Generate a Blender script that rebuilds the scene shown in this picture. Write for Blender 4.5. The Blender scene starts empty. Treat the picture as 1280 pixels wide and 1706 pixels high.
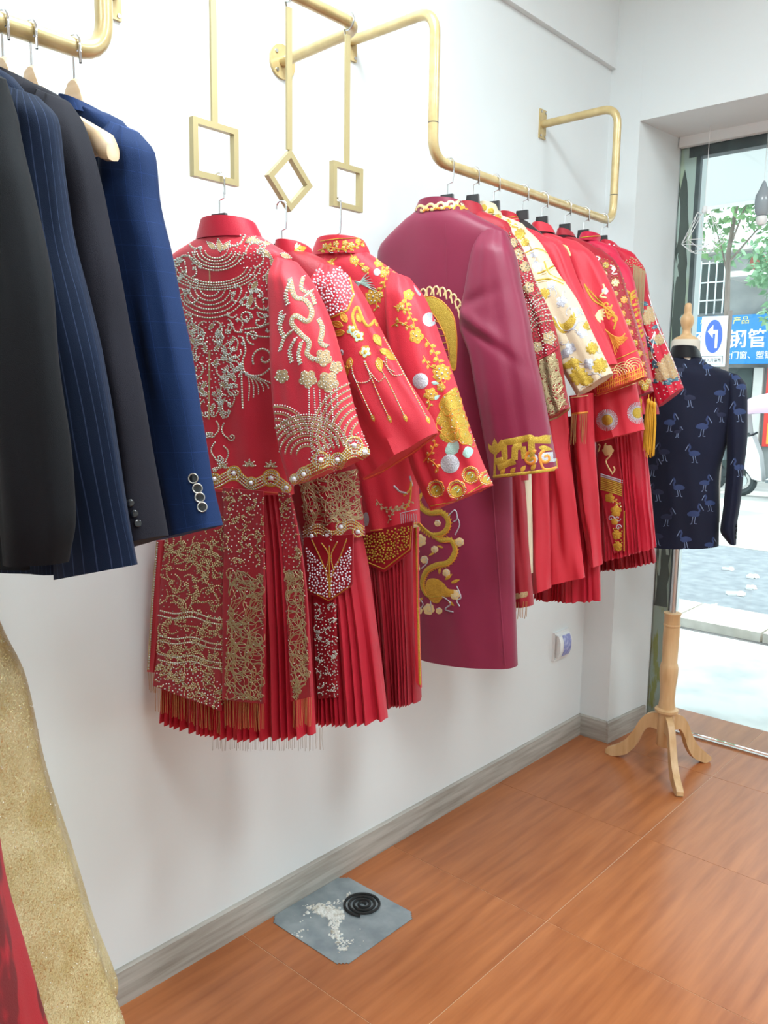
import bpy, math, random
import numpy as np
from mathutils import Vector, Matrix, noise
from mathutils.bvhtree import BVHTree
from mathutils.geometry import delaunay_2d_cdt

scene = bpy.context.scene
COL = scene.collection
PI = math.pi

# ------------------------------------------------------------------ camera
YAW, PIT, ROLL, F = math.radians(41.736), math.radians(-8.055), math.radians(0.824), 1390.3
CAM = np.array([1.72, 0.0, 1.5])
_f = np.array([-math.sin(YAW) * math.cos(PIT), math.cos(YAW) * math.cos(PIT), math.sin(PIT)])
_r = np.array([math.cos(YAW), math.sin(YAW), 0.0])
_u = np.cross(_r, _f)
CR = math.cos(ROLL) * _r + math.sin(ROLL) * _u
CU = -math.sin(ROLL) * _r + math.cos(ROLL) * _u
CF = _f
cd = bpy.data.cameras.new('camera')
cam = bpy.data.objects.new('camera', cd)
COL.objects.link(cam)
cam.matrix_world = Matrix(((CR[0], CU[0], -CF[0], CAM[0]), (CR[1], CU[1], -CF[1], CAM[1]),
                           (CR[2], CU[2], -CF[2], CAM[2]), (0, 0, 0, 1)))
cd.sensor_fit = 'HORIZONTAL'
cd.sensor_width = 36.0
cd.lens = 36.0 * F / 1280.0
cd.clip_start = 0.02
cd.clip_end = 300
scene.camera = cam

# ------------------------------------------------------------------ world, sun, exposure
w = bpy.data.worlds.new('world')
scene.world = w
w.use_nodes = True
bg = w.node_tree.nodes['Background']
bg.inputs[0].default_value = (0.86, 0.95, 1.0, 1)
bg.inputs[1].default_value = 3.2
sd = bpy.data.lights.new('sun', 'SUN')
sd.energy = 3.6
sd.angle = math.radians(4)
sd.color = (1.0, 0.97, 0.92)
so = bpy.data.objects.new('sun', sd)
COL.objects.link(so)
so.rotation_euler = Vector((0.25, 0.22, 1)).to_track_quat('Z', 'Y').to_euler()
so.location = (3, 9, 12)
scene.view_settings.view_transform = 'Standard'
scene.view_settings.look = 'None'
scene.view_settings.gamma = 1
scene.view_settings.exposure = 0.0
scene.view_settings.use_curve_mapping = False


def room_lamp(name, x, y, z, sx, sy, power, label):
    """flush ceiling panel lamp: housing, diffuser and its own light"""
    t = thing(name, label, 'ceiling light', (x, y, z), group='ceiling panel lamps')
    m = MB(); m.box((0, 0, 0), (sx + .06, sy + .06, .05)); m.build('housing', M['white_paint'], t)
    m = MB(); m.box((0, 0, -.03), (sx, sy, .012)); m.build('diffuser', M['lamp_glow'], t)
    ld = bpy.data.lights.new('lamp_light', 'AREA')
    ld.shape = 'RECTANGLE'; ld.size = sx; ld.size_y = sy; ld.energy = power; ld.color = (.80, .95, 1.0)
    lo = bpy.data.objects.new('lamp_light', ld)
    COL.objects.link(lo); lo.parent = t; lo.location = (0, 0, -.045)
    return t


# ------------------------------------------------------------------ unprojection helpers
def ray(x, y):
    return CR * (x - 640.0) / F + CU * (853.0 - y) / F + CF


def at_x(x, y, X):
    d = ray(x, y); return CAM + d * ((X - CAM[0]) / d[0])


def at_y(x, y, Y):
    d = ray(x, y); return CAM + d * ((Y - CAM[1]) / d[1])


def at_z(x, y, Z):
    d = ray(x, y); return CAM + d * ((Z - CAM[2]) / d[2])


class Plane:
    """vertical plane of a hanging garment: through (hx, hy), shoulder line turned by a degrees from the wall normal"""
    def __init__(s, hx, hy, a, lean=0.0):
        a = math.radians(a)
        s.n = np.array([math.sin(a), -math.cos(a), lean]); s.n /= np.linalg.norm(s.n)
        s.p = np.array([hx, hy, 1.5])
        s.d = np.array([math.cos(a), math.sin(a), 0.0])

    def at(s, x, y, off=0.0):
        d = ray(x, y)
        return CAM + d * (((s.p + s.n * off - CAM) @ s.n) / (d @ s.n))

    def moved(s, off):
        q = Plane(0, 0, 0); q.n = s.n; q.d = s.d; q.p = s.p + s.n * off; return q


# ------------------------------------------------------------------ object helpers
def obj(name, mesh, mat=None, parent=None):
    o = bpy.data.objects.new(name, mesh)
    COL.objects.link(o)
    if mat is not None and mesh is not None and len(mesh.materials) == 0:
        mesh.materials.append(mat)
    if parent is not None:
        o.parent = parent
    return o


def tag(o, label, cat, group=None, kind=None):
    if label: o['label'] = label
    if cat: o['category'] = cat
    if group: o['group'] = group
    if kind: o['kind'] = kind
    return o


def thing(name, label, cat, loc=(0, 0, 0), rz=0.0, group=None):
    o = bpy.data.objects.new(name, None)
    COL.objects.link(o)
    o.location = loc; o.rotation_euler = (0, 0, rz); o.empty_display_size = .05
    return tag(o, label, cat, group)


def struct(name, mb, mat, parent=None):
    o = mb.build(name, mat, parent)
    if parent is None: o['kind'] = 'structure'
    return o


def copy_tree(o, parent=None):
    c = o.copy(); COL.objects.link(c); c.parent = parent
    for ch in list(o.children): copy_tree(ch, c)
    return c


class MB:
    """mesh builder"""
    def __init__(s):
        s.v = []; s.f = []; s.uv = None

    def add(s, vs, fs):
        b = len(s.v)
        s.v.extend([tuple(map(float, p)) for p in vs]); s.f.extend([tuple(i + b for i in f) for f in fs])

    def box(s, c, d, rot=None, taper=1.0):
        hx, hy, hz = d[0] / 2, d[1] / 2, d[2] / 2
        P = [Vector((x * hx * (taper if z > 0 else 1), y * hy * (taper if z > 0 else 1), z * hz)) for z in (-1, 1) for y in (-1, 1) for x in (-1, 1)]
        if rot is not None: P = [rot @ p for p in P]
        s.add([Vector(c) + p for p in P], [(0, 2, 3, 1), (4, 5, 7, 6), (0, 1, 5, 4), (2, 6, 7, 3), (0, 4, 6, 2), (1, 3, 7, 5)])

    def bbox(s, lo, hi):
        s.box([(a + b) / 2 for a, b in zip(lo, hi)], [b - a for a, b in zip(lo, hi)])

    def sweep(s, pts, r, n=8, cap=True, flat=1.0):
        pts = [Vector(p) for p in pts]
        rs = r if hasattr(r, '__len__') else [r] * len(pts)
        T = []
        for i in range(len(pts)):
            t = pts[min(i + 1, len(pts) - 1)] - pts[max(i - 1, 0)]
            T.append(t.normalized() if t.length > 1e-9 else Vector((0, 0, 1)))
        up = Vector((0, 0, 1)) if abs(T[0].z) < .9 else Vector((1, 0, 0))
        a = T[0].cross(up).normalized()
        vs = []
        for p, t, rr in zip(pts, T, rs):
            a = a - t * a.dot(t)
            a = a.normalized() if a.length > 1e-6 else t.orthogonal().normalized()
            b = t.cross(a)
            for k in range(n):
                q = 2 * PI * k / n
                vs.append(p + a * (rr * math.cos(q)) + b * (rr * flat * math.sin(q)))
        fs = []
        for i in range(len(pts) - 1):
            for k in range(n):
                k2 = (k + 1) % n
                fs.append((i * n + k, i * n + k2, (i + 1) * n + k2, (i + 1) * n + k))
        if cap:
            fs.append(tuple(range(n))[::-1]); fs.append(tuple((len(pts) - 1) * n + k for k in range(n)))
        s.add(vs, fs)

    def lathe(s, prof, c=(0, 0, 0), n=20):
        vs = []; fs = []
        for r, z in prof:
            for k in range(n):
                q = 2 * PI * k / n
                vs.append((c[0] + r * math.cos(q), c[1] + r * math.sin(q), c[2] + z))
        for i in range(len(prof) - 1):
            for k in range(n):
                k2 = (k + 1) % n
                fs.append((i * n + k, i * n + k2, (i + 1) * n + k2, (i + 1) * n + k))
        fs.append(tuple(range(n))[::-1]); fs.append(tuple((len(prof) - 1) * n + k for k in range(n)))
        s.add(vs, fs)

    def prism(s, poly, off):
        """extrude a 3D polygon by the vector off"""
        n = len(poly); off = np.array(off)
        vs = [np.array(p) for p in poly] + [np.array(p) + off for p in poly]
        fs = [tuple(range(n))[::-1], tuple(range(n, 2 * n))] + [(i, (i + 1) % n, n + (i + 1) % n, n + i) for i in range(n)]
        s.add(vs, fs)

    def mesh(s, name, smooth=True, angle=40):
        me = bpy.data.meshes.new(name)
        me.from_pydata(s.v, [], s.f); me.update()
        if s.uv is not None:
            ul = me.uv_layers.new(name='UVMap')
            vi = np.empty(len(me.loops), dtype=np.int32); me.loops.foreach_get('vertex_index', vi)
            ul.data.foreach_set('uv', np.asarray(s.uv, dtype=np.float32)[vi].ravel())
        if smooth:
            me.shade_smooth()
            if angle is not None:
                try: me.set_sharp_from_angle(angle=math.radians(angle))
                except Exception: pass
        return me

    def build(s, name, mat, parent=None, smooth=True, angle=40, kind=None, label=None):
        o = obj(name, s.mesh(name, smooth, angle), mat, parent)
        if kind: o['kind'] = kind
        if label: o['label'] = label
        return o


def arc_pts(c, a, b, r, q0, q1, n=8):
    c = np.array(c); a = np.array(a); b = np.array(b)
    return [c + a * (r * math.cos(q0 + (q1 - q0) * i / n)) + b * (r * math.sin(q0 + (q1 - q0) * i / n)) for i in range(n + 1)]


def rounded(path, r, n=7):
    """polyline with its inner corners rounded to radius r"""
    P = [np.array(p, float) for p in path]; out = [P[0]]
    for i in range(1, len(P) - 1):
        d0 = P[i - 1] - P[i]; d1 = P[i + 1] - P[i]
        d0 /= np.linalg.norm(d0); d1 /= np.linalg.norm(d1)
        a = P[i] + d0 * r; b = P[i] + d1 * r
        for k in range(n + 1):
            t = k / n
            out.append(a * (1 - t) ** 2 + P[i] * 2 * t * (1 - t) + b * t * t)
    out.append(P[-1])
    return out


# ------------------------------------------------------------------ materials
def srgb(r, g, b):
    return tuple(((c / 255.0) / 12.92 if c / 255.0 <= .04045 else ((c / 255.0 + .055) / 1.055) ** 2.4) for c in (r, g, b))


def mat(name, col, rough=.5, metal=0.0, col2=None, nscale=8.0, stretch=(1, 1, 1), detail=4, lo=.35, hi=.65, bump=0.0, bscale=200.0,
        sheen=0.0, coat=0.0, emit=0.0, spec=None, coords='Object', rand=0.0):
    m = bpy.data.materials.new(name); m.use_nodes = True
    N = m.node_tree.nodes; L = m.node_tree.links
    b = N['Principled BSDF']
    b.inputs['Base Color'].default_value = (*col, 1)
    b.inputs['Roughness'].default_value = rough
    b.inputs['Metallic'].default_value = metal
    if sheen: b.inputs['Sheen Weight'].default_value = sheen
    if coat: b.inputs['Coat Weight'].default_value = coat
    if spec is not None: b.inputs['Specular IOR Level'].default_value = spec
    if emit:
        b.inputs['Emission Color'].default_value = (*col, 1); b.inputs['Emission Strength'].default_value = emit
    if col2 is not None or bump:
        tc = N.new('ShaderNodeTexCoord')
        src = tc.outputs[coords]
        if rand:
            oi = N.new('ShaderNodeObjectInfo')
            ml = N.new('ShaderNodeVectorMath'); ml.operation = 'SCALE'; ml.inputs['Scale'].default_value = rand
            cb = N.new('ShaderNodeCombineXYZ')
            for i in range(3): L.new(oi.outputs['Random'], cb.inputs[i])
            L.new(cb.outputs[0], ml.inputs[0])
            ad = N.new('ShaderNodeVectorMath'); ad.operation = 'ADD'
            L.new(src, ad.inputs[0]); L.new(ml.outputs[0], ad.inputs[1]); src = ad.outputs[0]
    if col2 is not None:
        mp = N.new('ShaderNodeMapping'); mp.inputs['Scale'].default_value = stretch
        L.new(src, mp.inputs[0])
        nz = N.new('ShaderNodeTexNoise'); nz.inputs['Scale'].default_value = nscale; nz.inputs['Detail'].default_value = detail
        L.new(mp.outputs[0], nz.inputs['Vector'])
        cr = N.new('ShaderNodeValToRGB')
        cr.color_ramp.elements[0].position = lo; cr.color_ramp.elements[1].position = hi
        cr.color_ramp.elements[0].color = (*col, 1); cr.color_ramp.elements[1].color = (*col2, 1)
        L.new(nz.outputs['Fac'], cr.inputs[0]); L.new(cr.outputs[0], b.inputs['Base Color'])
    if bump:
        n2 = N.new('ShaderNodeTexNoise'); n2.inputs['Scale'].default_value = bscale; n2.inputs['Detail'].default_value = 3
        L.new(src, n2.inputs['Vector'])
        bp = N.new('ShaderNodeBump'); bp.inputs['Strength'].default_value = bump; bp.inputs['Distance'].default_value = .003
        L.new(n2.outputs['Fac'], bp.inputs['Height']); L.new(bp.outputs[0], b.inputs['Normal'])
    return m


M = {}
M['wall'] = mat('wall_plaster', (.775, .82, .828), .75, col2=(.755, .80, .81), nscale=3, bump=.05, bscale=60)
M['white_paint'] = mat('white_paint', (.82, .83, .83), .5)
M['lamp_glow'] = mat('lamp_glow', (1, .98, .95), .5, emit=6.0)
M['ceiling'] = mat('ceiling_paint', (.85, .85, .84), .8)
M['grout'] = mat('grout', srgb(214, 186, 156), .8)
M['tile'] = mat('wood_look_tile', srgb(182, 112, 66), .28, col2=srgb(148, 82, 44), nscale=5.0, stretch=(7, .55, 1), detail=7, lo=.3, hi=.78, bump=.05, bscale=30, rand=11.0, spec=.5)
M['skirting'] = mat('grey_wood_skirting', srgb(178, 174, 166), .5, col2=srgb(140, 134, 124), nscale=5, stretch=(6, .8, 12), lo=.35, hi=.75, coords='Object')
M['skirting_x'] = mat('grey_wood_skirting_across', srgb(178, 174, 166), .5, col2=srgb(140, 134, 124), nscale=5, stretch=(.8, 6, 12), lo=.35, hi=.75)
M['gold'] = mat('gold_lacquer_pipe', srgb(204, 182, 132), .34, .25, col2=srgb(190, 166, 114), nscale=30, coat=.3)
M['champagne'] = mat('champagne_metal', srgb(182, 166, 122), .35, .4)
M['chrome'] = mat('chrome', (.75, .76, .78), .15, 1.0)
M['steel'] = mat('brushed_steel', (.6, .6, .6), .3, 1.0)
M['velvet'] = mat('black_velvet', (.02, .02, .022), .8, sheen=.4)
M['beech'] = mat('beech_wood', srgb(222, 186, 140), .45, col2=srgb(200, 158, 110), nscale=6, stretch=(6, 6, .6), lo=.3, hi=.7)
M['hanger_wood'] = mat('pale_hanger_wood', srgb(226, 198, 165), .45, col2=srgb(206, 172, 132), nscale=8, stretch=(1, 6, 6), lo=.3, hi=.7)

# ================================================================== the room
YF = 3.266          # inner face of the front wall
YG = 3.60           # glass line
H_ = 3.30
m = MB(); m.bbox((-.14, -3.2, 0), (0, 3.9, 2.805)); struct('wall_left', m, M['wall'])
m = MB(); m.bbox((-.14, -3.2, 2.805), (.022, YF, H_)); struct('trim_1', m, M['wall'])['label'] = 'shallow plaster ledge running along the top of the wall'
m = MB()
m.prism([(0, YF, 0), (.136, YF, 0), (.165, YG - .02, 0), (.165, 3.9, 0), (0, 3.9, 0)], (0, 0, H_))
m.bbox((.1362, YF, 2.585), (4.6, YG - .02, H_)); m.bbox((.1362, YG - .02, 2.62), (4.6, 3.9, H_))
struct('wall_front', m, M['wall'])
m = MB(); m.bbox((4.6, -3.2, 0), (4.74, 3.9, H_)); struct('wall_right', m, M['wall'])
m = MB(); m.bbox((-.14, -3.34, 0), (4.74, -3.2, H_)); struct('wall_back', m, M['wall'])
m = MB(); m.bbox((-.14, -3.34, H_), (4.74, 3.9, H_ + .12)); struct('ceiling', m, M['ceiling'])
m = MB(); m.bbox((-.14, -3.34, -.12), (4.74, 3.885, -.0011)); floor = struct('floor', m, M['grout'])
# floor tiles, one object each
TX, TY = .605, .635
tm = MB()
g = .0007; b_ = .0005
vs = []
for (ins, z) in ((g, -.0009), (g, -b_), (g + b_, 0)):
    vs += [(ins, ins, z), (TX - ins, ins, z), (TX - ins, TY - ins, z), (ins, TY - ins, z)]
tm.add(vs, [(8, 9, 10, 11)] + [(k * 4 + i, k * 4 + (i + 1) % 4, k * 4 + 4 + (i + 1) % 4, k * 4 + 4 + i) for k in (0, 1) for i in range(4)])
tmesh = tm.mesh('floor_tile', smooth=False); tmesh.materials.append(M['tile'])
for i in range(7):
    for j in range(-3, 4):
        o = obj('floor_tile', tmesh, None, floor)
        o.location = (i * TX, 1.98 + (j - 1) * TY, 0)
# skirting boards
def skirting(name, p0, p1, nrm, mt):
    p0 = np.array(p0, float); p1 = np.array(p1, float); nrm = np.array(nrm, float)
    prof = [(0, 0), (.013, 0), (.013, .076), (.011, .082), (.011, .090), (.006, .095), (0, .095)]
    mm = MB()
    mm.prism([p0 + nrm * a + np.array((0, 0, z)) for a, z in prof], p1 - p0)
    return struct(name, mm, mt)
skirting('baseboard_left', (0, -3.2, 0), (0, YF, 0), (1, 0, 0), M['skirting'])
skirting('baseboard_front', (.0, YF, 0), (.136, YF, 0), (0, -1, 0), M['skirting_x'])
skirting('baseboard_reveal', (.136, YF - .013, 0), (.163, YG - .03, 0), (1, -.09, 0), M['skirting'])

# ------------------------------------------------------------------ shop window
M['glass'] = bpy.data.materials.new('window_glass'); M['glass'].use_nodes = True
N = M['glass'].node_tree.nodes; L = M['glass'].node_tree.links
for n_ in list(N): N.remove(n_)
out = N.new('ShaderNodeOutputMaterial'); tr = N.new('ShaderNodeBsdfTransparent'); gl = N.new('ShaderNodeBsdfGlossy'); mx = N.new('ShaderNodeMixShader'); fr = N.new('ShaderNodeFresnel')
tr.inputs[0].default_value = (.93, .97, .96, 1); gl.inputs['Roughness'].default_value = .02; fr.inputs[0].default_value = 1.45
L.new(fr.outputs[0], mx.inputs[0]); L.new(tr.outputs[0], mx.inputs[1]); L.new(gl.outputs[0], mx.inputs[2]); L.new(mx.outputs[0], out.inputs[0])
M['frame_dark'] = mat('grey_painted_frame', srgb(92, 100, 104), .5, col2=srgb(70, 78, 84), nscale=20)
M['glass_edge'] = mat('green_glass_edge', srgb(168, 190, 182), .2, col2=srgb(120, 146, 138), nscale=12, stretch=(3, 3, .4))
M['peeling'] = mat('peeling_paper_post', srgb(86, 92, 88), .7, col2=srgb(108, 114, 108), nscale=5, stretch=(3, 3, .55), lo=.4, hi=.6, detail=6)
M['post_pale'] = mat('pale_green_paint', srgb(232, 240, 234), .7, col2=srgb(220, 226, 196), nscale=6, stretch=(3, 3, .8), lo=.5, hi=.62, detail=6)
M['peeling_green'] = mat('stained_green_post', srgb(228, 238, 230), .7, col2=srgb(206, 204, 116), nscale=6, stretch=(3, 3, .8), lo=.55, hi=.6, detail=6)
def xg(px, py, Y): return float(at_y(px, py, Y)[0])
XA, XB, XC, XD, XE = xg(1107, 485, 3.58), xg(1122, 485, 3.62), xg(1152, 485, 3.64), xg(1159, 485, 3.64), xg(1165, 485, 3.9)
win = thing('window_1', 'tall shop window with grey frame and peeling side post', None, (0, YG, 0)); win['kind'] = 'structure'
def wpart(name, lo, hi, mt):
    mm = MB(); mm.bbox((lo[0], lo[1] - YG, lo[2]), (hi[0], hi[1] - YG, hi[2])); return mm.build(name, mt, win)
wpart('pane', (.17, YG - .005, .012), (4.55, YG + .005, 2.56), M['glass'])
wpart('glass_edge', (XA + .005, YG + .007, .0), (XB, YG + .03, 2.56), M['glass_edge'])
wpart('side_post', (XB, YG + .012, .55), (XC, YG + .035, 2.6), M['post_pale'])
wpart('side_post_foot', (XB, YG + .012, .0), (XC, YG + .035, .55), M['peeling_green'])
rng = random.Random(17)
def strip(name, xa, xb, za, zb, n, jit, mt, y0_):
    zz = np.linspace(za, zb, n); Lx_ = [xa(z) + rng.gauss(0, jit) for z in zz]; Rx_ = [xb(z) + rng.gauss(0, jit) for z in zz]
    Lx_[-1] = Rx_[-1] = (Lx_[-1] + Rx_[-1]) / 2
    mm = MB()
    for i in range(n - 1):
        mm.prism([(Lx_[i], y0_ - YG, zz[i]), (Rx_[i], y0_ - YG, zz[i]), (Rx_[i + 1], y0_ - YG, zz[i + 1]), (Lx_[i + 1], y0_ - YG, zz[i + 1])], (0, .003, 0))
    return mm.build(name, mt, win, smooth=False)
WP = XC - XB
strip('torn_dark_film', lambda z: XB + WP * .16, lambda z: XB + WP * (.86 if z < 1.9 else .86 - (z - 1.9) * .6), .56, 2.46, 40, .0028, M['peeling'], YG + .0085)
for (fx_, za, zb, w_) in ((.22, 2.02, 2.12, .008), (.72, 1.72, 1.86, .012), (.35, 1.5, 1.62, .007), (.6, 1.4, 1.66, .009), (.3, 1.25, 1.32, .012), (.5, 1.1, 1.2, .01), (.7, .8, 1.0, .012), (.3, .7, .95, .012)):
    strip('paint_flake', lambda z: XB + WP * fx_ - w_ * rng.random(), lambda z: XB + WP * fx_ + w_ * rng.random(), za, zb, 8, .0015, M['post_pale'], YG + .0072)
wpart('metal_jamb', (XC, YG + .008, .0), (XD, YG + .03, 2.6), M['frame_dark'])
wpart('head_bar', (.17, YG - .03, 2.545), (4.55, YG + .0, 2.585), M['white_paint'])
wpart('head_rail', (.2, YG + .01, 2.505), (4.55, YG + .06, 2.56), M['frame_dark'])
wpart('floor_channel', (.165, YG - .025, .0), (4.55, YG - .012, .008), M['steel'])
wpart('end_mullion', (4.5, YG - .02, .0), (4.58, YG + .06, 2.56), M['frame_dark'])

room_lamp('ceiling_light', .80, 1.15, H_ - .03, .6, .6, 46, 'square white ceiling panel lamp above the suit rail')
room_lamp('ceiling_light', 2.6, .3, H_ - .03, 1.2, .6, 30, 'long white ceiling panel lamp in the middle of the shop')
room_lamp('ceiling_light', 2.7, 2.35, H_ - .03, 1.2, .6, 44, 'long white ceiling panel lamp added near the window to brighten its reveal')  # unseen lamp, added to brighten the window reveal
room_lamp('ceiling_light', 1.4, -1.3, H_ - .03, 1.2, .6, 28, 'long white ceiling panel lamp over the shop back')

# ------------------------------------------------------------------ rails
def rail(name, label, path, r, plates, joints=(), rad=.06):
    t = thing(name, label, 'clothes rail', (0, 0, 0), group='gold wall rails')
    m = MB(); m.sweep(rounded(path, rad), r, 14); m.build('pipe', M['gold'], t)
    for (p, kind) in plates:
        p = np.array(p, float)
        if kind == 'round':
            m = MB(); m.sweep([p, p + np.array((.006, 0, 0))], .042, 24); pl = m.build('wall_flange', M['gold'], t)
            sc = [(math.cos(q) * .03, math.sin(q) * .03) for q in (.8, 2.4, 4.0, 5.5)]
        else:
            m = MB(); m.box(p + np.array((.003, 0, 0)), (.006, .042, .1)); pl = m.build('wall_flange', M['gold'], t)
            sc = [(-.014, .041), (.014, .041), (-.014, -.041), (.014, -.041)]
        for (a, b) in sc:
            m = MB(); m.sweep([p + np.array((.005, a, b)), p + np.array((.0085, a, b))], .0045, 8); m.build('screw', M['steel'], pl)
    for p, ax in joints:
        p = np.array(p, float); ax = np.array(ax, float)
        m = MB(); m.sweep([p - ax * .001, p + ax * .001], r * 1.03, 14); m.build('joint_ring', M['velvet'], t)
    return t
RX = .30
RZ = 2.10
rail('clothes_rail', 'stepped gold pipe rail holding the burgundy coat and red jackets', [(0, 1.76, 2.46), (RX, 1.76, 2.46), (RX, 1.76, RZ), (RX, 2.76, RZ), (RX, 2.76, 2.478), (0, 2.76, 2.478)], .0135,
     [((0, 1.76, 2.46), 'sq'), ((0, 2.76, 2.478), 'sq')], [((RX, 1.76, 2.19), (0, 0, 1)), ((RX, 2.76, 2.19), (0, 0, 1))])
MX = .28
MZ = 2.345
rail('clothes_rail', 'short straight gold rail with three hanging frames', [(0, 1.03, MZ - .01), (MX, 1.03, MZ), (MX, 1.51, MZ), (0, 1.51, MZ - .01)], .0135, [((0, 1.51, MZ - .01), 'round'), ((0, 1.03, MZ - .01), 'sq')])
LX, LZ = .30, 2.08
rail('clothes_rail', 'gold pipe rail at the left holding the dark suit jackets', [(0, -.2, 2.45), (LX, -.2, 2.45), (LX, -.2, LZ), (LX, .835, LZ), (LX, .835, 2.45), (0, .835, 2.45)], .0155,
     [((0, -.2, 2.45), 'sq'), ((0, .835, 2.45), 'sq')])

# ------------------------------------------------------------------ hanging frames
def hanging_frame(y, label, diamond, tz, s=.112):
    t = thing('hanging_frame', label, 'frame hook', (MX, y, 0), group='gold frames hanging from the short rail')
    m = MB()
    m.sweep([(0, 0, MZ - .05)] + [(p[0], p[1], p[2]) for p in arc_pts((0, 0, MZ), (1, 0, 0), (0, 0, 1), .019, -2.2, 3.4, 14)][::1], .0022, 6)
    m.build('hook', M['steel'], t)
    m = MB(); m.box((0, 0, (MZ - .03 + tz) / 2), (.006, .014, MZ - .03 - tz)); m.build('rod', M['champagne'], t)
    w_ = .012; h = s / 2
    cz = tz - (h * 1.414 if diamond else h)
    rot = Matrix.Rotation(PI / 4 if diamond else 0, 3, 'X')
    for i, (c, d) in enumerate((((0, 0, h - w_ / 2), (.014, s, w_)), ((0, 0, -h + w_ / 2), (.014, s, w_)), ((0, h - w_ / 2, 0), (.014, w_, s - 2 * w_)), ((0, -h + w_ / 2, 0), (.014, w_, s - 2 * w_)))):
        m = MB(); m.box(rot @ Vector(c) + Vector((0, 0, cz)), d, rot); m.build('frame_bar', M['champagne'], t)
    return cz - (h * 1.414 if diamond else h)
FB1 = hanging_frame(1.085, 'square gold frame on a rod, nearest to the suits', False, 2.033)
FB2 = hanging_frame(1.285, 'gold frame turned as a diamond on a rod', True, 2.025, .092)
FB3 = hanging_frame(1.465, 'square gold frame on a rod, right of the diamond', False, 2.03, .1)

# ------------------------------------------------------------------ hangers
def hanger(label, x, y, ztop, zneck, a=8, kind='velvet', half=.19, r=.018, jog=.012):
    """hook over a bar whose centre is (x, y, ztop); neck of the hanger at zneck; arms along the shoulder line"""
    t = thing('coat_hanger', label, 'hanger', (x, y, 0), math.radians(a), group='clothes hangers')
    m = MB()
    top = [tuple(p) for p in arc_pts((0, 0, ztop), (1, 0, 0), (0, 0, 1), r, PI * 1.08, -.15, 12)]
    zj = zneck + .055
    pts = top + [(r, 0, ztop - .03), (r * .9, 0, zj + .012), (r * .85, 0, zj), (0, 0, zj - .004), (0, 0, zneck - .015)]
    m.sweep(pts, .0021 if kind == 'velvet' else .0024, 7); m.build('hook', M['chrome'], t)
    m = MB()
    if kind == 'velvet':
        n = 12
        L_ = [(half * (2 * i / n - 1)) for i in range(n + 1)]
        prof = [(x_, zneck - .012 - .085 * (abs(x_) / half) ** 1.25) for x_ in L_]
        poly = [(x_, -.0035, z + .013) for x_, z in prof] + [(x_, -.0035, z - .013) for x_, z in prof[::-1]]
        m.prism(poly, (0, .007, 0)); m.build('hanger_body', M['velvet'], t)
        m = MB(); m.box((0, 0, zneck + .012), (.04, .009, .026), taper=.9); m.build('neck_cap', M['velvet'], t)
    else:
        n = 30; vs = []; fs = []; R_ = 12
        for i in range(n + 1):
            q = 2 * i / n - 1; ax_ = abs(q) * half
            hump = math.exp(-(ax_ / .031) ** 4)
            top_ = zneck - .040 - .090 * abs(q) ** 1.3 + .052 * hump; bot_ = zneck - .068 - .100 * abs(q) ** 1.5 - .01 * abs(q) ** 4
            e_ = 1.0 if 0 < i < n else .55
            hh = (top_ - bot_) / 2 * e_; ht = (.0085 + .012 * abs(q) ** 3) * e_; zc = (top_ + bot_) / 2; yc = .02 * q * q
            for k_ in range(R_):
                a_ = 2 * PI * k_ / R_; vs.append((half * q, yc + ht * math.copysign(abs(math.cos(a_)) ** .6, math.cos(a_)), zc + hh * math.copysign(abs(math.sin(a_)) ** .8, math.sin(a_))))
        for i in range(n):
            for k_ in range(R_): fs.append((i * R_ + k_, i * R_ + (k_ + 1) % R_, (i + 1) * R_ + (k_ + 1) % R_, (i + 1) * R_ + k_))
        fs += [tuple(range(R_))[::-1], tuple(n * R_ + k_ for k_ in range(R_))]
        m.add(vs, fs); m.build('hanger_body', M['hanger_wood'], t)
        m = MB(); m.sweep([(-half * .9, .016, zneck - .150), (half * .9, .016, zneck - .150)], .005, 8); m.build('trouser_bar', M['hanger_wood'], t)
    return t

# ================================================================== garment engine
def pchip(t, Y, tq):
    t = np.asarray(t, float); Y = np.asarray(Y, float)
    if len(t) == 2:
        u = ((tq - t[0]) / (t[1] - t[0]))[:, None]; return Y[0] * (1 - u) + Y[1] * u
    h = np.diff(t)[:, None]; d = np.diff(Y, axis=0) / h
    mm = np.zeros_like(Y)
    w1 = 2 * h[1:] + h[:-1]; w2 = h[1:] + 2 * h[:-1]
    with np.errstate(divide='ignore', invalid='ignore'):
        hm = (w1 + w2) / (w1 / d[:-1] + w2 / d[1:])
    mm[1:-1] = np.where(d[:-1] * d[1:] > 0, hm, 0.0)
    mm[0] = d[0]; mm[-1] = d[-1]
    i = np.clip(np.searchsorted(t, tq, side='right') - 1, 0, len(t) - 2)
    hh = h[i]; u = ((tq - t[i]) / h[i][:, 0])[:, None]
    return Y[i] * (1 + 2 * u) * (1 - u) ** 2 + mm[i] * hh * u * (1 - u) ** 2 + Y[i + 1] * u * u * (3 - 2 * u) + mm[i + 1] * hh * u * u * (u - 1)


def tri(x):
    x = x - math.floor(x)
    return 4 * abs(x - .5) - 1


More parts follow.
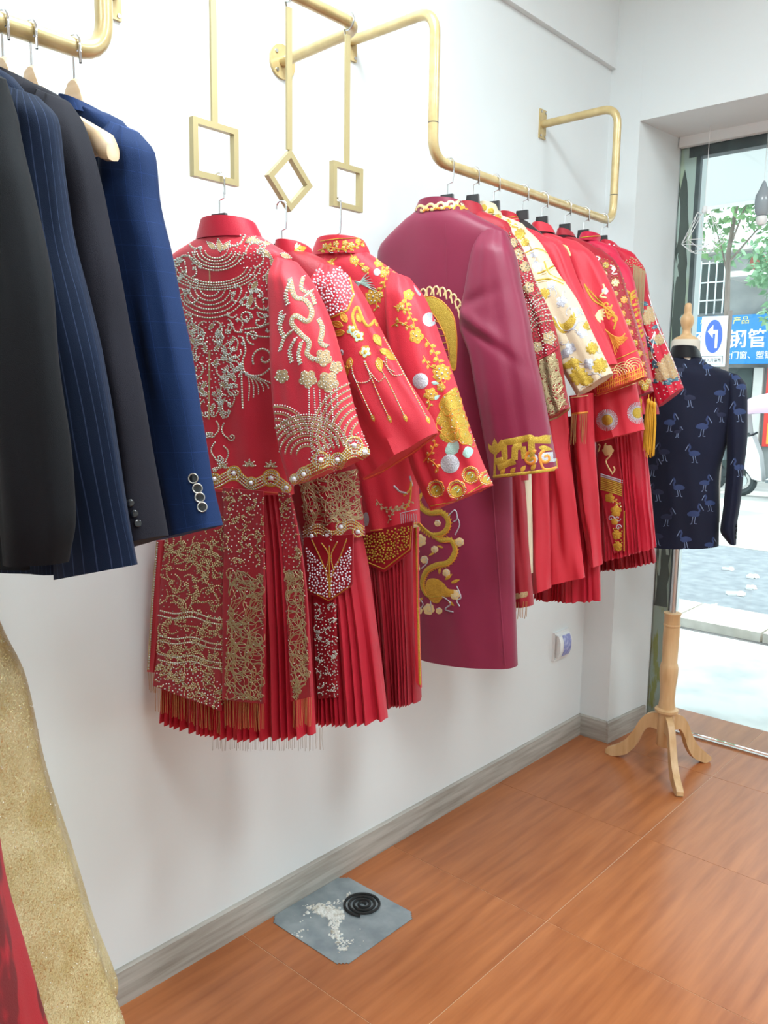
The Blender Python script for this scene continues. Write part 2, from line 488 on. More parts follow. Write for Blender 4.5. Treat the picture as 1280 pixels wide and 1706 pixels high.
def tube(levels, plane, depth=.05, ns=40, nt=40, folds=.004, fk=3.0, seed=0, pleats=0, pamp=.012, ptop=.15, power=2.0, sag=0.0,
         drape=1.0, cap=True, jag=0.0, creases=(), off=None):
    """closed cloth shell between a left and a right edge given per level as (Lx, Ly, Rx, Ry[, depth factor])"""
    rng = random.Random(seed)
    offs = [0.0] * len(levels) if off is None else [off[0] + (off[1] - off[0]) * min(1.0, i / (len(levels) - 1) * 1.8) for i in range(len(levels))]
    Lp = np.array([plane.at(l[0], l[1], f_) for l, f_ in zip(levels, offs)]); Rp = np.array([plane.at(l[2], l[3], f_) for l, f_ in zip(levels, offs)])
    dep = np.array([[l[4] if len(l) > 4 else 1.0] for l in levels])
    mid = (Lp + Rp) / 2
    t = np.concatenate([[0], np.cumsum(np.linalg.norm(np.diff(mid, axis=0), axis=1) + 1e-5)]); length = t[-1]; t = t / t[-1]
    tq = np.linspace(0, 1, nt + 1)
    Lq = pchip(t, Lp, tq); Rq = pchip(t, Rp, tq); dq = pchip(t, dep, tq)[:, 0] * depth
    ph = [rng.uniform(0, 6.28) for _ in range(6)]
    sx = rng.uniform(0, 50)
    mb = MB(); vs = []; uv = []
    n = plane.n
    hw0 = float(np.linalg.norm(Rq - Lq, axis=1)[nt // 2]) / 2
    for i, tt in enumerate(tq):
        c = (Lq[i] + Rq[i]) / 2; A = (Rq[i] - Lq[i]) / 2
        hw = np.linalg.norm(A)
        for k in range(ns):
            q = 2 * PI * k / ns + PI          # starts at the left edge, runs over the back towards the camera
            cq, sq = math.cos(q), math.sin(q)
            cx = math.copysign(abs(cq) ** (2 / power), cq); sy = math.copysign(abs(sq) ** (2 / power), sq)
            s = cx
            front = -sy                        # +1 on the camera side
            dsp = 0.0
            if folds:
                fade = min(1, .25 + tt * drape)
                dsp += folds * fade * (math.sin(fk * s * 2.2 + ph[0] + 1.3 * tt) + .7 * math.sin(fk * s * 4.1 + ph[1] - 2.1 * tt + 1.5 * math.sin(3 * tt + ph[2])))
                dsp += folds * 1.6 * noise.noise(Vector((s * 2.5 + sx, tt * length * 6, front * .7)))
            for (ct, cs, amp, wd, sl) in creases:
                dd = (tt - ct - sl * (s - cs)) / wd
                dsp += amp * math.exp(-dd * dd) * math.exp(-((s - cs) / .8) ** 2)
            w_ = (1 if front >= 0 else -1) * min(1, abs(front) * 3)
            pz = 0.0; pds = 0.0
            if pleats:
                pa = pamp * (ptop + (1 - ptop) * tt)
                u_ = s * .5 * pleats + ph[3] + .5 * math.sin(5 * s + ph[4]) + .3 * math.sin(13 * s + ph[5])
                saw = u_ - math.floor(u_)
                saw = saw / .8 if saw < .8 else (1 - saw) / .2
                pds = pa * (saw * 2 - 1) * (1 if front >= 0 else -1) * min(1, .25 + abs(front) * 2)
                pz = -jag * max(0, tt - .9) * 10 * (saw - .5) * (.5 + abs(math.sin(u_ * 1.7)))
            p = c + A * cx + n * (front * dq[i] + dsp * w_ + pds)
            zz = -sag * (1 - s * s) * tt * tt + pz
            vs.append((p[0], p[1], p[2] + zz))
            uv.append((hw0 * 1.2 * 2 / PI * math.asin(max(-1, min(1, s))), tt * length))
    fs = []
    for i in range(nt):
        for k in range(ns):
            k2 = (k + 1) % ns
            fs.append((i * ns + k, (i + 1) * ns + k, (i + 1) * ns + k2, i * ns + k2))
    if cap:
        fs.append(tuple(range(ns))); fs.append(tuple(nt * ns + k for k in range(ns))[::-1])
    mb.add(vs, fs); mb.uv = uv
    return mb


def sheet(levels, plane, thick=.004, **kw):
    kw.setdefault('ns', 24); kw.setdefault('nt', 20); kw.setdefault('folds', .0015)
    return tube(levels, plane, depth=thick, power=5.0, **kw)


def collar(lv, plane, depth=.04, thick=.003, ns=32, dip=.012):
    """stand-up collar: ring wall between a lower and an upper outline (Lx, Ly, Rx, Ry); open at the far side (the front)"""
    mb = MB(); vs = []; uv = []
    nl = len(lv)
    for i, l in enumerate(lv):
        a = plane.at(l[0], l[1]); b = plane.at(l[2], l[3]); c = (a + b) / 2; A = (b - a) / 2
        for (sgn) in (1, -1):
            for k in range(ns + 1):
                q = PI * 1.5 + (2 * PI - .5) * (k / ns - .5)
                rr = 1.0 if sgn > 0 else 1.0 - thick / max(.01, np.linalg.norm(A))
                front = -math.sin(q)
                p = c + A * (math.cos(q) * rr) + plane.n * (depth * front * (rr if sgn > 0 else rr - .03))
                vs.append((p[0], p[1], p[2] - dip * (1 - front) * .5 * (i / max(1, nl - 1)))); uv.append((math.cos(q) * .05, i * .02))
    W = ns + 1
    fs = []
    for i in range(nl - 1):
        for k in range(ns):
            o0 = i * 2 * W; o1 = (i + 1) * 2 * W
            fs.append((o0 + k, o0 + k + 1, o1 + k + 1, o1 + k))
            fs.append((o0 + W + k + 1, o0 + W + k, o1 + W + k, o1 + W + k + 1))
    o1 = (nl - 1) * 2 * W
    for k in range(ns):
        fs.append((o1 + k, o1 + k + 1, o1 + W + k + 1, o1 + W + k))
    mb.add(vs, fs); mb.uv = uv
    return mb


def plate(poly, plane, thick=.004, off=0.0):
    """flat cloth piece with its own thickness, outline given on the plane"""
    P = [plane.at(x, y, off) for x, y in poly]
    mb = MB(); mb.prism(P, -plane.n * thick)
    return mb


class Surf:
    """what embroidery is sewn onto"""
    def __init__(s, *mbs):
        V = []; Fc = []
        for mb in mbs:
            b = len(V); V += [Vector(p) for p in mb.v]; Fc += [tuple(i + b for i in f) for f in mb.f]
        s.t = BVHTree.FromPolygons(V, Fc)

    def hit(s, x, y):
        d = Vector(ray(x, y)).normalized(); o = Vector(CAM)
        loc, nr, idx, dist = s.t.ray_cast(o, d)
        if loc is None: return None
        if nr.dot(d) > 0: nr = -nr
        if nr.dot(d) > -.05: return None
        return loc, nr, dist / 1390.3 * 1.0


def resample(P, step):
    P = np.asarray(P, float)
    d = np.linalg.norm(np.diff(P, axis=0), axis=1); L_ = np.concatenate([[0], np.cumsum(d)])
    if L_[-1] < 1e-6: return P[:1]
    n = max(1, int(round(L_[-1] / step)))
    q = np.linspace(0, L_[-1], n + 1)
    return np.stack([np.interp(q, L_, P[:, 0]), np.interp(q, L_, P[:, 1])], 1)


class Emb:
    """raised needlework on a surface; all sizes in photo pixels at that distance"""
    def __init__(s, surf):
        s.s = surf; s.m = MB(); s.lift = .55

    def cord(s, pts, w=2.0, h=.5, step=3.0, taper=False):
        Q = resample(pts, step); run = []
        def flush():
            if len(run) > 1:
                vs = []; fs = []
                for i, (p, nr, k) in enumerate(run):
                    tg = (run[min(i + 1, len(run) - 1)][0] - run[max(i - 1, 0)][0])
                    sd = nr.cross(tg)
                    sd = sd.normalized() if sd.length > 1e-9 else Vector((1, 0, 0))
                    ww = w * k * .5
                    if taper:
                        f_ = i / (len(run) - 1); ww *= .25 + .75 * math.sin(PI * min(1, .12 + .88 * f_)) if taper == 'mid' else (1 - .8 * f_)
                    vs += [p - sd * ww + nr * .0003, p + nr * (.0006 + h * w * k), p + sd * ww + nr * .0003]
                    if i:
                        b = i * 3
                        fs += [(b - 3, b - 2, b + 1, b), (b - 2, b - 1, b + 2, b + 1)]
                s.m.add(vs, fs)
            run.clear()
        for x, y in Q:
            hcur = s.s.hit(x, y)
            if hcur is None or (run and (hcur[0] - run[-1][0]).length > step * hcur[2] * 6): flush()
            if hcur is not None: run.append(hcur)
        flush()
        return s

    def beads(s, pts, gap=4.0, r=1.5, resamp=True):
        Q = resample(pts, gap) if resamp else pts
        for x, y in Q: s.bead(x, y, r)
        return s

    def bead(s, x, y, r=1.5, n=6):
        hcur = s.s.hit(x, y)
        if hcur is None: return
        p, nr, k = hcur; a = nr.orthogonal().normalized(); b = nr.cross(a); R = r * k
        q_ = p; p = p + nr * (s.lift * k)
        vs = [q_ + (a * math.cos(2 * PI * i / n) + b * math.sin(2 * PI * i / n)) * R for i in range(n)]
        vs += [p + (a * math.cos(2 * PI * i / n) + b * math.sin(2 * PI * i / n)) * R * .72 + nr * R * .7 for i in range(n)] + [p + nr * R]
        s.m.add(vs, [(i, (i + 1) % n, n + (i + 1) % n, n + i) for i in range(n)] + [(n + i, n + (i + 1) % n, 2 * n) for i in range(n)])

    def fill(s, poly, puff=1.0, step=5.0, base=.0005):
        P = resample(list(poly) + [poly[0]], step)[:-1]
        n = len(P)
        if n < 3: return s
        x0, y0 = P.min(0); x1, y1 = P.max(0)
        pts = [Vector((a, b)) for a, b in P]
        for gx in np.arange(x0 + step * .6, x1, step * 1.1):
            for gy in np.arange(y0 + step * .6, y1, step * 1.1):
                if inside(gx, gy, P) and np.min(np.hypot(P[:, 0] - gx, P[:, 1] - gy)) > step * .55: pts.append(Vector((gx, gy)))
        try:
            r_ = delaunay_2d_cdt(pts, [(i, (i + 1) % n) for i in range(n)], [list(range(n))], 1, 1e-4)
        except Exception:
            return s
        vv, ff, orig = r_[0], r_[2], r_[3]
        vs = []; ok = []
        for i, v in enumerate(vv):
            hcur = s.s.hit(v.x, v.y)
            if hcur is None: vs.append((0, 0, 0)); ok.append(False); continue
            p, nr, k = hcur
            edge = any(o < n for o in orig[i]) if orig[i] else True
            vs.append(p + nr * (base + (0 if edge else puff * .45 * k))); ok.append(True)
        fs = [tuple(f) for f in ff if all(ok[i] for i in f)]
        if fs: s.m.add(vs, fs)
        return s

    def build(s, name, mt, parent, stuff=True, label=None, smooth=True):
        if not s.m.v: return None
        o = s.m.build(name, mt, parent, smooth=smooth, angle=None)
        if stuff: o['kind'] = 'stuff'
        if label: o['label'] = label
        return o


def inside(x, y, P):
    c = False; n = len(P); j = n - 1
    for i in range(n):
        if (P[i][1] > y) != (P[j][1] > y) and x < (P[j][0] - P[i][0]) * (y - P[i][1]) / (P[j][1] - P[i][1] + 1e-12) + P[i][0]: c = not c
        j = i
    return c


# ---- motif outlines in photo pixels
def arc(cx, cy, r, a0, a1, ry=None, n=24):
    ry = r if ry is None else ry
    return [(cx + r * math.cos(math.radians(a0 + (a1 - a0) * i / n)), cy + ry * math.sin(math.radians(a0 + (a1 - a0) * i / n))) for i in range(n + 1)]


def spiral(cx, cy, r, a0, turns, r1=.12, n=30):
    return [(cx + r * (1 - (1 - r1) * i / n) * math.cos(math.radians(a0) + 2 * PI * turns * i / n), cy + r * (1 - (1 - r1) * i / n) * math.sin(math.radians(a0) + 2 * PI * turns * i / n)) for i in range(n + 1)]


def bez(p0, p1, p2, p3=None, n=16):
    out = []
    for i in range(n + 1):
        t = i / n
        if p3 is None: out.append(tuple((1 - t) ** 2 * a + 2 * t * (1 - t) * b + t * t * c for a, b, c in zip(p0, p1, p2)))
        else: out.append(tuple((1 - t) ** 3 * a + 3 * t * (1 - t) ** 2 * b + 3 * t * t * (1 - t) * c + t ** 3 * d for a, b, c, d in zip(p0, p1, p2, p3)))
    return out


def smooth(P, n=6, closed=False):
    """Catmull-Rom through the points"""
    P = [np.array(p, float) for p in P]; out = []
    m_ = len(P)
    for i in range(m_ if closed else m_ - 1):
        p0, p1, p2, p3 = (P[(i - 1) % m_], P[i], P[(i + 1) % m_], P[(i + 2) % m_]) if closed else (P[max(i - 1, 0)], P[i], P[i + 1], P[min(i + 2, m_ - 1)])
        for k in range(n):
            t = k / n
            out.append(tuple(.5 * ((2 * p1) + (-p0 + p2) * t + (2 * p0 - 5 * p1 + 4 * p2 - p3) * t * t + (-p0 + 3 * p1 - 3 * p2 + p3) * t ** 3)))
    if not closed: out.append(tuple(P[-1]))
    return out


def leaf(x, y, ln, ang, wd=.4):
    a = math.radians(ang); c, s = math.cos(a), math.sin(a)
    up = [(i / 6, wd * math.sin(PI * (i / 6) ** .8) * .5) for i in range(7)]
    P = up + [(u, -v) for u, v in up[::-1][1:-1]]
    return [(x + ln * (u * c - v * s), y + ln * (u * s + v * c)) for u, v in P]


def flower(x, y, r, n=5, depth=.25, a0=0.0):
    return [(x + r * (1 - depth + depth * abs(math.cos(n * q / 2)) ** .7) * math.cos(q + a0), y + r * (1 - depth + depth * abs(math.cos(n * q / 2)) ** .7) * math.sin(q + a0)) for q in np.linspace(0, 2 * PI, n * 8 + 1)[:-1]]


def scroll(x, y, ang, ln, curl=1, bend=.5):
    """stem that ends in a spiral"""
    a = math.radians(ang)
    ex, ey = x + ln * math.cos(a), y + ln * math.sin(a)
    nx, ny = -math.sin(a) * curl, math.cos(a) * curl
    st = bez((x, y), (x + ln * .5 * math.cos(a) - nx * ln * bend, y + ln * .5 * math.sin(a) - ny * ln * bend), (ex, ey), n=12)
    r = ln * .26
    cx, cy = ex + nx * r, ey + ny * r
    sp = [(cx + r * (1 - .82 * i / 22) * math.cos(math.atan2(-ny, -nx) + curl * 2 * PI * 1.15 * i / 22), cy + r * (1 - .82 * i / 22) * math.sin(math.atan2(-ny, -nx) + curl * 2 * PI * 1.15 * i / 22)) for i in range(23)]
    return st + sp[1:]


def scatter(poly, gap, seed, tries=1200):
    rng = random.Random(seed); P = np.asarray(poly, float); x0, y0 = P.min(0); x1, y1 = P.max(0); out = []
    for _ in range(tries):
        x, y = rng.uniform(x0, x1), rng.uniform(y0, y1)
        if inside(x, y, P) and all((x - a) ** 2 + (y - b) ** 2 > gap * gap for a, b in out): out.append((x, y))
    return out


def netting(poly, n, seed, seg=5, length=26):
    """crinkled wire threads wandering inside an outline"""
    rng = random.Random(seed); P = np.asarray(poly, float); out = []
    pts = scatter(poly, 3.0, seed, n * 6)[:n]
    for (x, y) in pts:
        a = rng.uniform(0, 6.28); line = [(x, y)]
        for _ in range(length):
            a += rng.gauss(0, .45); x2, y2 = line[-1][0] + seg * math.cos(a), line[-1][1] + seg * math.sin(a)
            if not inside(x2, y2, P): a += PI * .6; continue
            line.append((x2, y2))
        if len(line) > 3: out.append(line)
    return out


def fringe(P0, P1, n, plane, ln, r=.0006, seed=0, wob=.08):
    """row of hanging threads between two photo points"""
    rng = random.Random(seed); mb = MB()
    for i in range(n):
        f_ = (i + rng.uniform(.2, .8)) / n
        x, y = P0[0] * (1 - f_) + P1[0] * f_, P0[1] * (1 - f_) + P1[1] * f_
        p = plane.at(x, y); l_ = ln * rng.uniform(1 - wob, 1 + wob)
        mb.sweep([p, p + np.array((rng.gauss(0, .0006), rng.gauss(0, .0006), -l_ * .5)), p + np.array((rng.gauss(0, .0012), 0, -l_))], r, 4)
    return mb

# ================================================================== cloth and needlework materials
def cloth(name, c, c2=None, rough=.5, sheen=.04, bump=.25, bscale=900, **k):
    return mat(name, srgb(*c), rough, col2=srgb(*(c2 or tuple(int(x * .9) for x in c))), nscale=k.pop('nscale', 5), lo=.3, hi=.75, bump=bump, bscale=bscale, sheen=sheen, spec=k.pop('spec', .3), **k)
M['red'] = cloth('red_satin', (202, 46, 62), (188, 38, 54), .42)
M['red_deep'] = cloth('deep_red_satin', (164, 30, 46), (150, 25, 40), .42)
M['red_pleat'] = cloth('red_pleated_satin', (188, 34, 54), (176, 28, 48), .40)
M['red_bright'] = cloth('bright_red_satin', (210, 50, 66), (198, 42, 58), .42)
M['pink_red'] = cloth('pink_red_satin', (206, 34, 72), (192, 26, 62), .42)
M['crimson'] = cloth('crimson_cloth', (196, 22, 52), (180, 18, 44), .45)
M['burgundy'] = cloth('burgundy_satin', (132, 38, 67), (121, 33, 59), .44, sheen=.08, bump=.12)
M['cream'] = cloth('cream_satin', (214, 196, 168), (204, 182, 150), .45)
M['ivory'] = cloth('ivory_lining', (236, 224, 196), None, .6)
M['suit_black'] = cloth('black_wool', (22, 24, 28), (16, 17, 20), .8, sheen=.02, spec=.15)
M['suit_charcoal'] = cloth('charcoal_wool', (32, 31, 40), (26, 25, 33), .8, sheen=.02, spec=.15)
M['suit_blue'] = cloth('blue_wool', (26, 48, 90), (22, 42, 80), .75, sheen=.02, spec=.15)
M['navy_print'] = cloth('navy_velvet', (16, 22, 48), (13, 18, 40), .75, sheen=.05)
M['suit_navy'] = cloth('navy_wool', (21, 33, 56), (17, 28, 48), .8, sheen=.02, spec=.15)
M['piping'] = cloth('orange_red_piping', (214, 92, 66), (200, 78, 54), .45)
M['bead'] = mat('silver_bead', srgb(206, 210, 202), .18, .35)
M['bead_dark'] = mat('smoky_bead', srgb(150, 148, 130), .22, .85)
M['crystal'] = mat('clear_crystal', srgb(232, 235, 245), .08, .25)
M['tan_cord'] = mat('tan_braid', srgb(192, 164, 122), .5, .1, col2=srgb(164, 134, 94), nscale=300, bump=.4, bscale=700)
M['gold_thread'] = mat('gold_thread', srgb(214, 168, 62), .4, .4, col2=srgb(186, 140, 42), nscale=160, stretch=(1, 1, 3), bump=.5, bscale=900)
M['gold_sequin'] = mat('gold_sequin', srgb(206, 174, 66), .34, .4, col2=srgb(168, 136, 40), nscale=500, bump=.6, bscale=600)
M['pale_gold'] = mat('pale_gold_thread', srgb(232, 208, 150), .4, .4, bump=.4, bscale=800)
M['orange_gold'] = mat('orange_gold_thread', srgb(232, 150, 60), .4, .4, bump=.4, bscale=800)
M['silver_thread'] = mat('silver_thread', srgb(206, 208, 214), .35, .5, col2=srgb(170, 172, 182), nscale=400, bump=.5, bscale=700)
M['mint_thread'] = mat('mint_thread', srgb(170, 205, 196), .4, .35, bump=.4, bscale=800)
M['teal_thread'] = mat('teal_thread', srgb(62, 98, 116), .4, .25, bump=.4, bscale=800)
M['white_thread'] = mat('white_thread', srgb(226, 222, 224), .45, .1)
M['antique'] = mat('antique_gold_wire', srgb(190, 172, 134), .3, .6)
M['bronze'] = mat('bronze_thread', srgb(160, 122, 70), .45, .3, col2=srgb(136, 100, 54), nscale=200, bump=.4, bscale=800)
M['copper'] = mat('copper_chain', srgb(186, 142, 92), .35, .5)
M['silver_chain'] = mat('silver_chain', srgb(180, 178, 172), .35, .6)
M['button'] = mat('black_shell_button', srgb(28, 30, 34), .2, .1, coat=.6)

# pinstripe and faint check, woven along the cloth
def striped(base, name, col, pitch, width, check=False):
    m_ = M[base].copy(); m_.name = name
    N = m_.node_tree.nodes; L = m_.node_tree.links; b = N['Principled BSDF']
    src = b.inputs['Base Color'].links[0].from_socket
    uv = N.new('ShaderNodeUVMap'); sp = N.new('ShaderNodeSeparateXYZ'); L.new(uv.outputs[0], sp.inputs[0])
    def line(sock, p):
        md = N.new('ShaderNodeMath'); md.operation = 'PINGPONG'; md.inputs[1].default_value = p / 2; L.new(sock, md.inputs[0])
        lt = N.new('ShaderNodeMath'); lt.operation = 'LESS_THAN'; lt.inputs[1].default_value = width / 2; L.new(md.outputs[0], lt.inputs[0]); return lt.outputs[0]
    fac = line(sp.outputs[0], pitch)
    if check:
        mxn = N.new('ShaderNodeMath'); mxn.operation = 'MAXIMUM'; L.new(fac, mxn.inputs[0]); L.new(line(sp.outputs[1], pitch * 1.4), mxn.inputs[1]); fac = mxn.outputs[0]
    sc_ = N.new('ShaderNodeMath'); sc_.operation = 'MULTIPLY'; sc_.inputs[1].default_value = .3 if check else .6; L.new(fac, sc_.inputs[0])
    mx = N.new('ShaderNodeMix'); mx.data_type = 'RGBA'; L.new(sc_.outputs[0], mx.inputs['Factor']); L.new(src, mx.inputs['A']); mx.inputs['B'].default_value = (*col, 1)
    L.new(mx.outputs['Result'], b.inputs['Base Color'])
    return m_
M['pinstripe'] = striped('suit_navy', 'navy_pinstripe_wool', srgb(62, 76, 108), .0125, .0012)
M['blue_check'] = striped('suit_blue', 'blue_check_wool', srgb(50, 80, 150), .03, .0008, True)


def garment(name, label, cat, plane, group=None, z=1.9):
    return thing(name, label, cat, (0, 0, 0), group=group)


def buttons(surf, pts, r, mt, parent, rim=None):
    for (x, y) in pts:
        hcur = surf.hit(x, y)
        if hcur is None: continue
        p, nr, k = hcur; R = r * k
        mb = MB(); mb.sweep([p - nr * .001, p + nr * .0035, p + nr * .004], [R, R, R * .8], 14); b = mb.build('cuff_button', mt, parent)
        if rim is not None:
            a = nr.orthogonal().normalized(); c = nr.cross(a)
            mb = MB(); mb.sweep([p + nr * .004 + (a * math.cos(q) + c * math.sin(q)) * R * .95 for q in np.linspace(0, 2 * PI, 17)], R * .13, 6, cap=False); mb.build('button_rim', rim, b)

# ================================================================== suits on the left rail
def suit(label, hy, a, mt, body, sleeve, lapel=None, collar_lv=None, btn=None, rim=None, sl_off=.03, far=None, seed=1, creases=()):
    pl = Plane(LX, hy, a)
    t = garment('suit_jacket', label, 'jacket', pl, 'dark suit jackets on the left rail')
    tube(body, pl, .036, ns=44, nt=46, folds=.004, seed=seed).build('body', mt, t)
    sv = tube(sleeve, pl, .034, off=(.004, sl_off), ns=40, nt=50, folds=.004, fk=1.6, seed=seed + 7, power=2.2, creases=creases)
    sv.build('sleeve', mt, t)
    if far: tube(far, pl, .045, ns=30, nt=30, seed=seed + 3).build('sleeve', mt, t)
    if collar_lv: collar(collar_lv, pl, .05, .005, dip=.02).build('collar', mt, t)
    if btn: buttons(Surf(sv), btn, 8.0 if rim else 6, M['button'], t, rim)
    return t, sv

suit('black suit jacket at the far left end of the rail', .49, 4, M['suit_black'],
     [(-150, 60, -70, 70), (-210, 110, -20, 118), (-230, 250, 0, 250), (-220, 500, 20, 500), (-210, 700, 35, 700), (-200, 920, 48, 950)],
     [(-60, 100, 0, 130, .5), (-70, 160, 12, 205), (-55, 311, 37, 311), (-20, 469, 68, 469), (5, 628, 87, 628), (15, 786, 105, 786), (18, 865, 110, 865), (25, 936, 100, 939)],
     collar_lv=[(-145, 70, -75, 78), (-140, 40, -82, 48)], seed=11)
suit('navy pinstripe suit jacket on the left rail', .575, 6, M['pinstripe'],
     [(-95, 95, -20, 105), (-140, 130, 30, 140), (-150, 260, 60, 250), (-140, 500, 85, 500), (-120, 750, 110, 760), (-100, 940, 120, 955)],
     [(0, 138, 60, 160, .5), (0, 190, 86, 195), (10, 285, 98, 285), (30, 390, 113, 390), (52, 496, 140, 496), (74, 601, 164, 601), (90, 733, 187, 733), (98, 839, 205, 839), (102, 964, 226, 941)],
     collar_lv=[(-88, 105, -25, 112), (-84, 75, -32, 82)], seed=21)
ta, svc = suit('charcoal suit jacket on the left rail, three dark buttons on its cuff', .653, 6, M['suit_charcoal'],
     [(-20, 128, 60, 140), (-60, 160, 100, 165), (-70, 280, 128, 280), (-60, 500, 150, 500), (-20, 750, 180, 760), (20, 905, 200, 905)],
     [(70, 150, 108, 168, .5), (74, 195, 126, 205), (84, 269, 148, 269), (100, 364, 169, 364), (112, 443, 185, 443), (134, 559, 203, 559), (152, 654, 222, 654), (165, 733, 235, 733), (180, 812, 248, 812), (192, 918, 262, 894)],
     collar_lv=[(-18, 140, 66, 150), (-5, 112, 50, 124)], btn=[(217, 838), (224, 856), (229, 872)], seed=31)
tb, svb = suit('bright blue checked suit jacket on the left rail, four shiny cuff buttons', .775, 6, M['blue_check'],
     [(120, 180, 172, 186), (100, 205, 205, 205), (90, 260, 222, 250), (100, 450, 232, 450), (130, 680, 262, 680), (165, 890, 290, 893)],
     [(182, 200, 226, 219, .45), (176, 240, 246, 252), (180, 337, 257, 337), (192, 427, 278, 427), (203, 522, 297, 522), (218, 628, 318, 628), (236, 733, 337, 733), (250, 812, 349, 812), (264, 900, 361, 876)],
     collar_lv=[(118, 186, 176, 196), (126, 168, 164, 172)], btn=[(323, 797), (329, 814), (333, 829), (337, 845)], rim=M['silver_chain'], seed=41)
HBAR = LZ
hanger('pale wooden hanger inside the charcoal suit jacket', LX, .653, LZ, 2.018, 6, 'wood', .15, .02)
hanger('pale wooden hanger with no jacket, between the charcoal and blue suits', LX, .70, LZ, 2.018, 2, 'wood', .20, .02)
hanger('pale wooden hanger inside the bright blue suit jacket', LX, .775, LZ, 2.018, 6, 'wood', .15, .02)
hanger('pale wooden hanger inside the navy pinstripe jacket', LX, .575, LZ, 2.018, 6, 'wood', .15, .02)
hanger('pale wooden hanger inside the black suit jacket', LX, .49, LZ, 2.018, 4, 'wood', .15, .02)

# ================================================================== bridal jackets and skirts below the short rail
GJ = 'embroidered red bridal jackets'
GS = 'red bridal skirts'
GR = 'jackets on the stepped rail'
A1 = 11
P1 = Plane(MX, 1.125, A1); P2 = Plane(MX, 1.285, A1); P3 = Plane(MX, 1.44, A1)
# --- J1: red jacket with silver beadwork
J1 = garment('bridal_jacket', 'red jacket covered in silver beadwork with a plain red stand collar', 'jacket', P1, GJ)
j1b = tube([(338, 401, 430, 393, .8), (316, 412, 452, 406, .85), (288, 432, 482, 428), (270, 480, 485, 478), (272, 600, 478, 600), (285, 720, 480, 715), (302, 806, 487, 824)], P1, .058, ns=64, nt=60, folds=.003, seed=51)
j1b.build('body', M['red'], J1)
j1s = tube([(462, 428, 492, 436, .4), (456, 470, 515, 470), (457, 540, 545, 530), (459, 620, 572, 620), (466, 700, 594, 700), (476, 760, 606, 735), (490, 808, 613, 757)], P1, .042, off=(.015, .072), ns=48, nt=50, folds=.003, seed=52, power=2.3)
j1s.build('sleeve', M['red'], J1)
j1c = collar([(334, 404, 432, 396), (338, 388, 426, 380), (344, 371, 418, 362)], P1, .052, .004)
j1c.build('collar', M['crimson'], J1)
hanger('black hanger on the nearest square frame, inside the silver beaded jacket', MX, 1.095, FB1 + .006, 1.835, A1, 'velvet', .11, .014)
# skirt of J1
S1 = garment('bridal_skirt', 'pleated red skirt with gold mesh panels below the silver beaded jacket', 'skirt', P1, GS)
PS1 = P1.moved(-.01)
s1b = tube([(318, 800, 482, 815, .8), (300, 880, 495, 880, .9), (285, 1000, 510, 1000), (272, 1193, 524, 1222)], PS1, .05, ns=220, nt=24, folds=.002, pleats=24, pamp=.013, seed=54, jag=.0035, sag=.014)
s1b.build('pleated_skirt', M['red_pleat'], S1)
PA = PS1.moved(.062)
s1A = sheet([(300, 812, 376, 815), (278, 890, 378, 880), (266, 1000, 376, 1000), (262, 1090, 374, 1100), (256, 1142, 370, 1184)], PA, .003, seed=55); s1A.build('front_panel', M['red_deep'], S1)
PB = PS1.moved(.068)
s1B = sheet([(370, 812, 440, 818), (374, 900, 440, 900), (372, 1000, 442, 1000), (371, 1165, 441, 1172)], PB, .003, seed=56); s1B.build('hanging_panel', M['red_deep'], S1)
s1C = sheet([(464, 820, 484, 822), (470, 900, 500, 900), (476, 1000, 512, 1000), (486, 1168, 520, 1160)], PS1.moved(.058), .003, seed=57); s1C.build('hanging_panel', M['red_deep'], S1)
s1D = sheet([(262, 900, 274, 900), (254, 1000, 270, 1000), (246, 1118, 262, 1120)], PS1.moved(.03), .004, seed=58); s1D.build('side_panel', M['red'], S1)

# --- J2: red jacket, mesh hem, beaded strands on the sleeve
J2 = garment('bridal_jacket', 'red jacket with a crystal diamond and dangling bead strands on its sleeve', 'jacket', P2, GJ)
j2b = tube([(464, 424, 514, 420, .8), (440, 438, 545, 436), (432, 480, 572, 480), (440, 600, 570, 600), (470, 780, 592, 772), (507, 908, 606, 893)], P2, .05, ns=52, nt=50, folds=.003, seed=61); j2b.build('body', M['red_deep'], J2)
j2s = tube([(535, 440, 562, 443, .4), (515, 480, 596, 480), (522, 540, 628, 540), (538, 610, 664, 610), (560, 690, 705, 675), (585, 755, 722, 704), (608, 800, 728, 722)], P2, .04, off=(.012, .06), ns=48, nt=50, folds=.004, seed=62, power=2.2); j2s.build('sleeve', M['red'], J2)
j2c = collar([(462, 427, 516, 424), (466, 412, 512, 408), (468, 404, 508, 402)], P2, .045, .004); j2c.build('collar', M['crimson'], J2)
hanger('black hanger on the diamond frame, inside the jacket with bead strands', MX, 1.262, FB2 + .006, 1.80, A1, 'velvet', .11, .014)
S2 = garment('bridal_skirt', 'pleated red skirt with a pointed crystal panel, middle of the three', 'skirt', P2, GS)
PS2 = P2.moved(-.01)
s2b = tube([(500, 880, 598, 880, .8), (512, 960, 612, 960), (520, 1080, 628, 1080), (520, 1195, 642, 1198)], PS2, .05, ns=160, nt=20, folds=.003, pleats=13, pamp=.014, seed=63, jag=.0035); s2b.build('pleated_skirt', M['red_pleat'], S2)
s2p = plate([(506, 896), (588, 890), (587, 972), (584, 978), (548, 1004), (514, 988), (510, 980)], PS2, .005, .062); s2p.build('pointed_panel', M['red_deep'], S2)
s2q = sheet([(522, 990, 560, 990), (525, 1080, 562, 1080), (530, 1164, 566, 1160)], PS2.moved(.055), .003, seed=64); s2q.build('hanging_panel', M['red_deep'], S2)

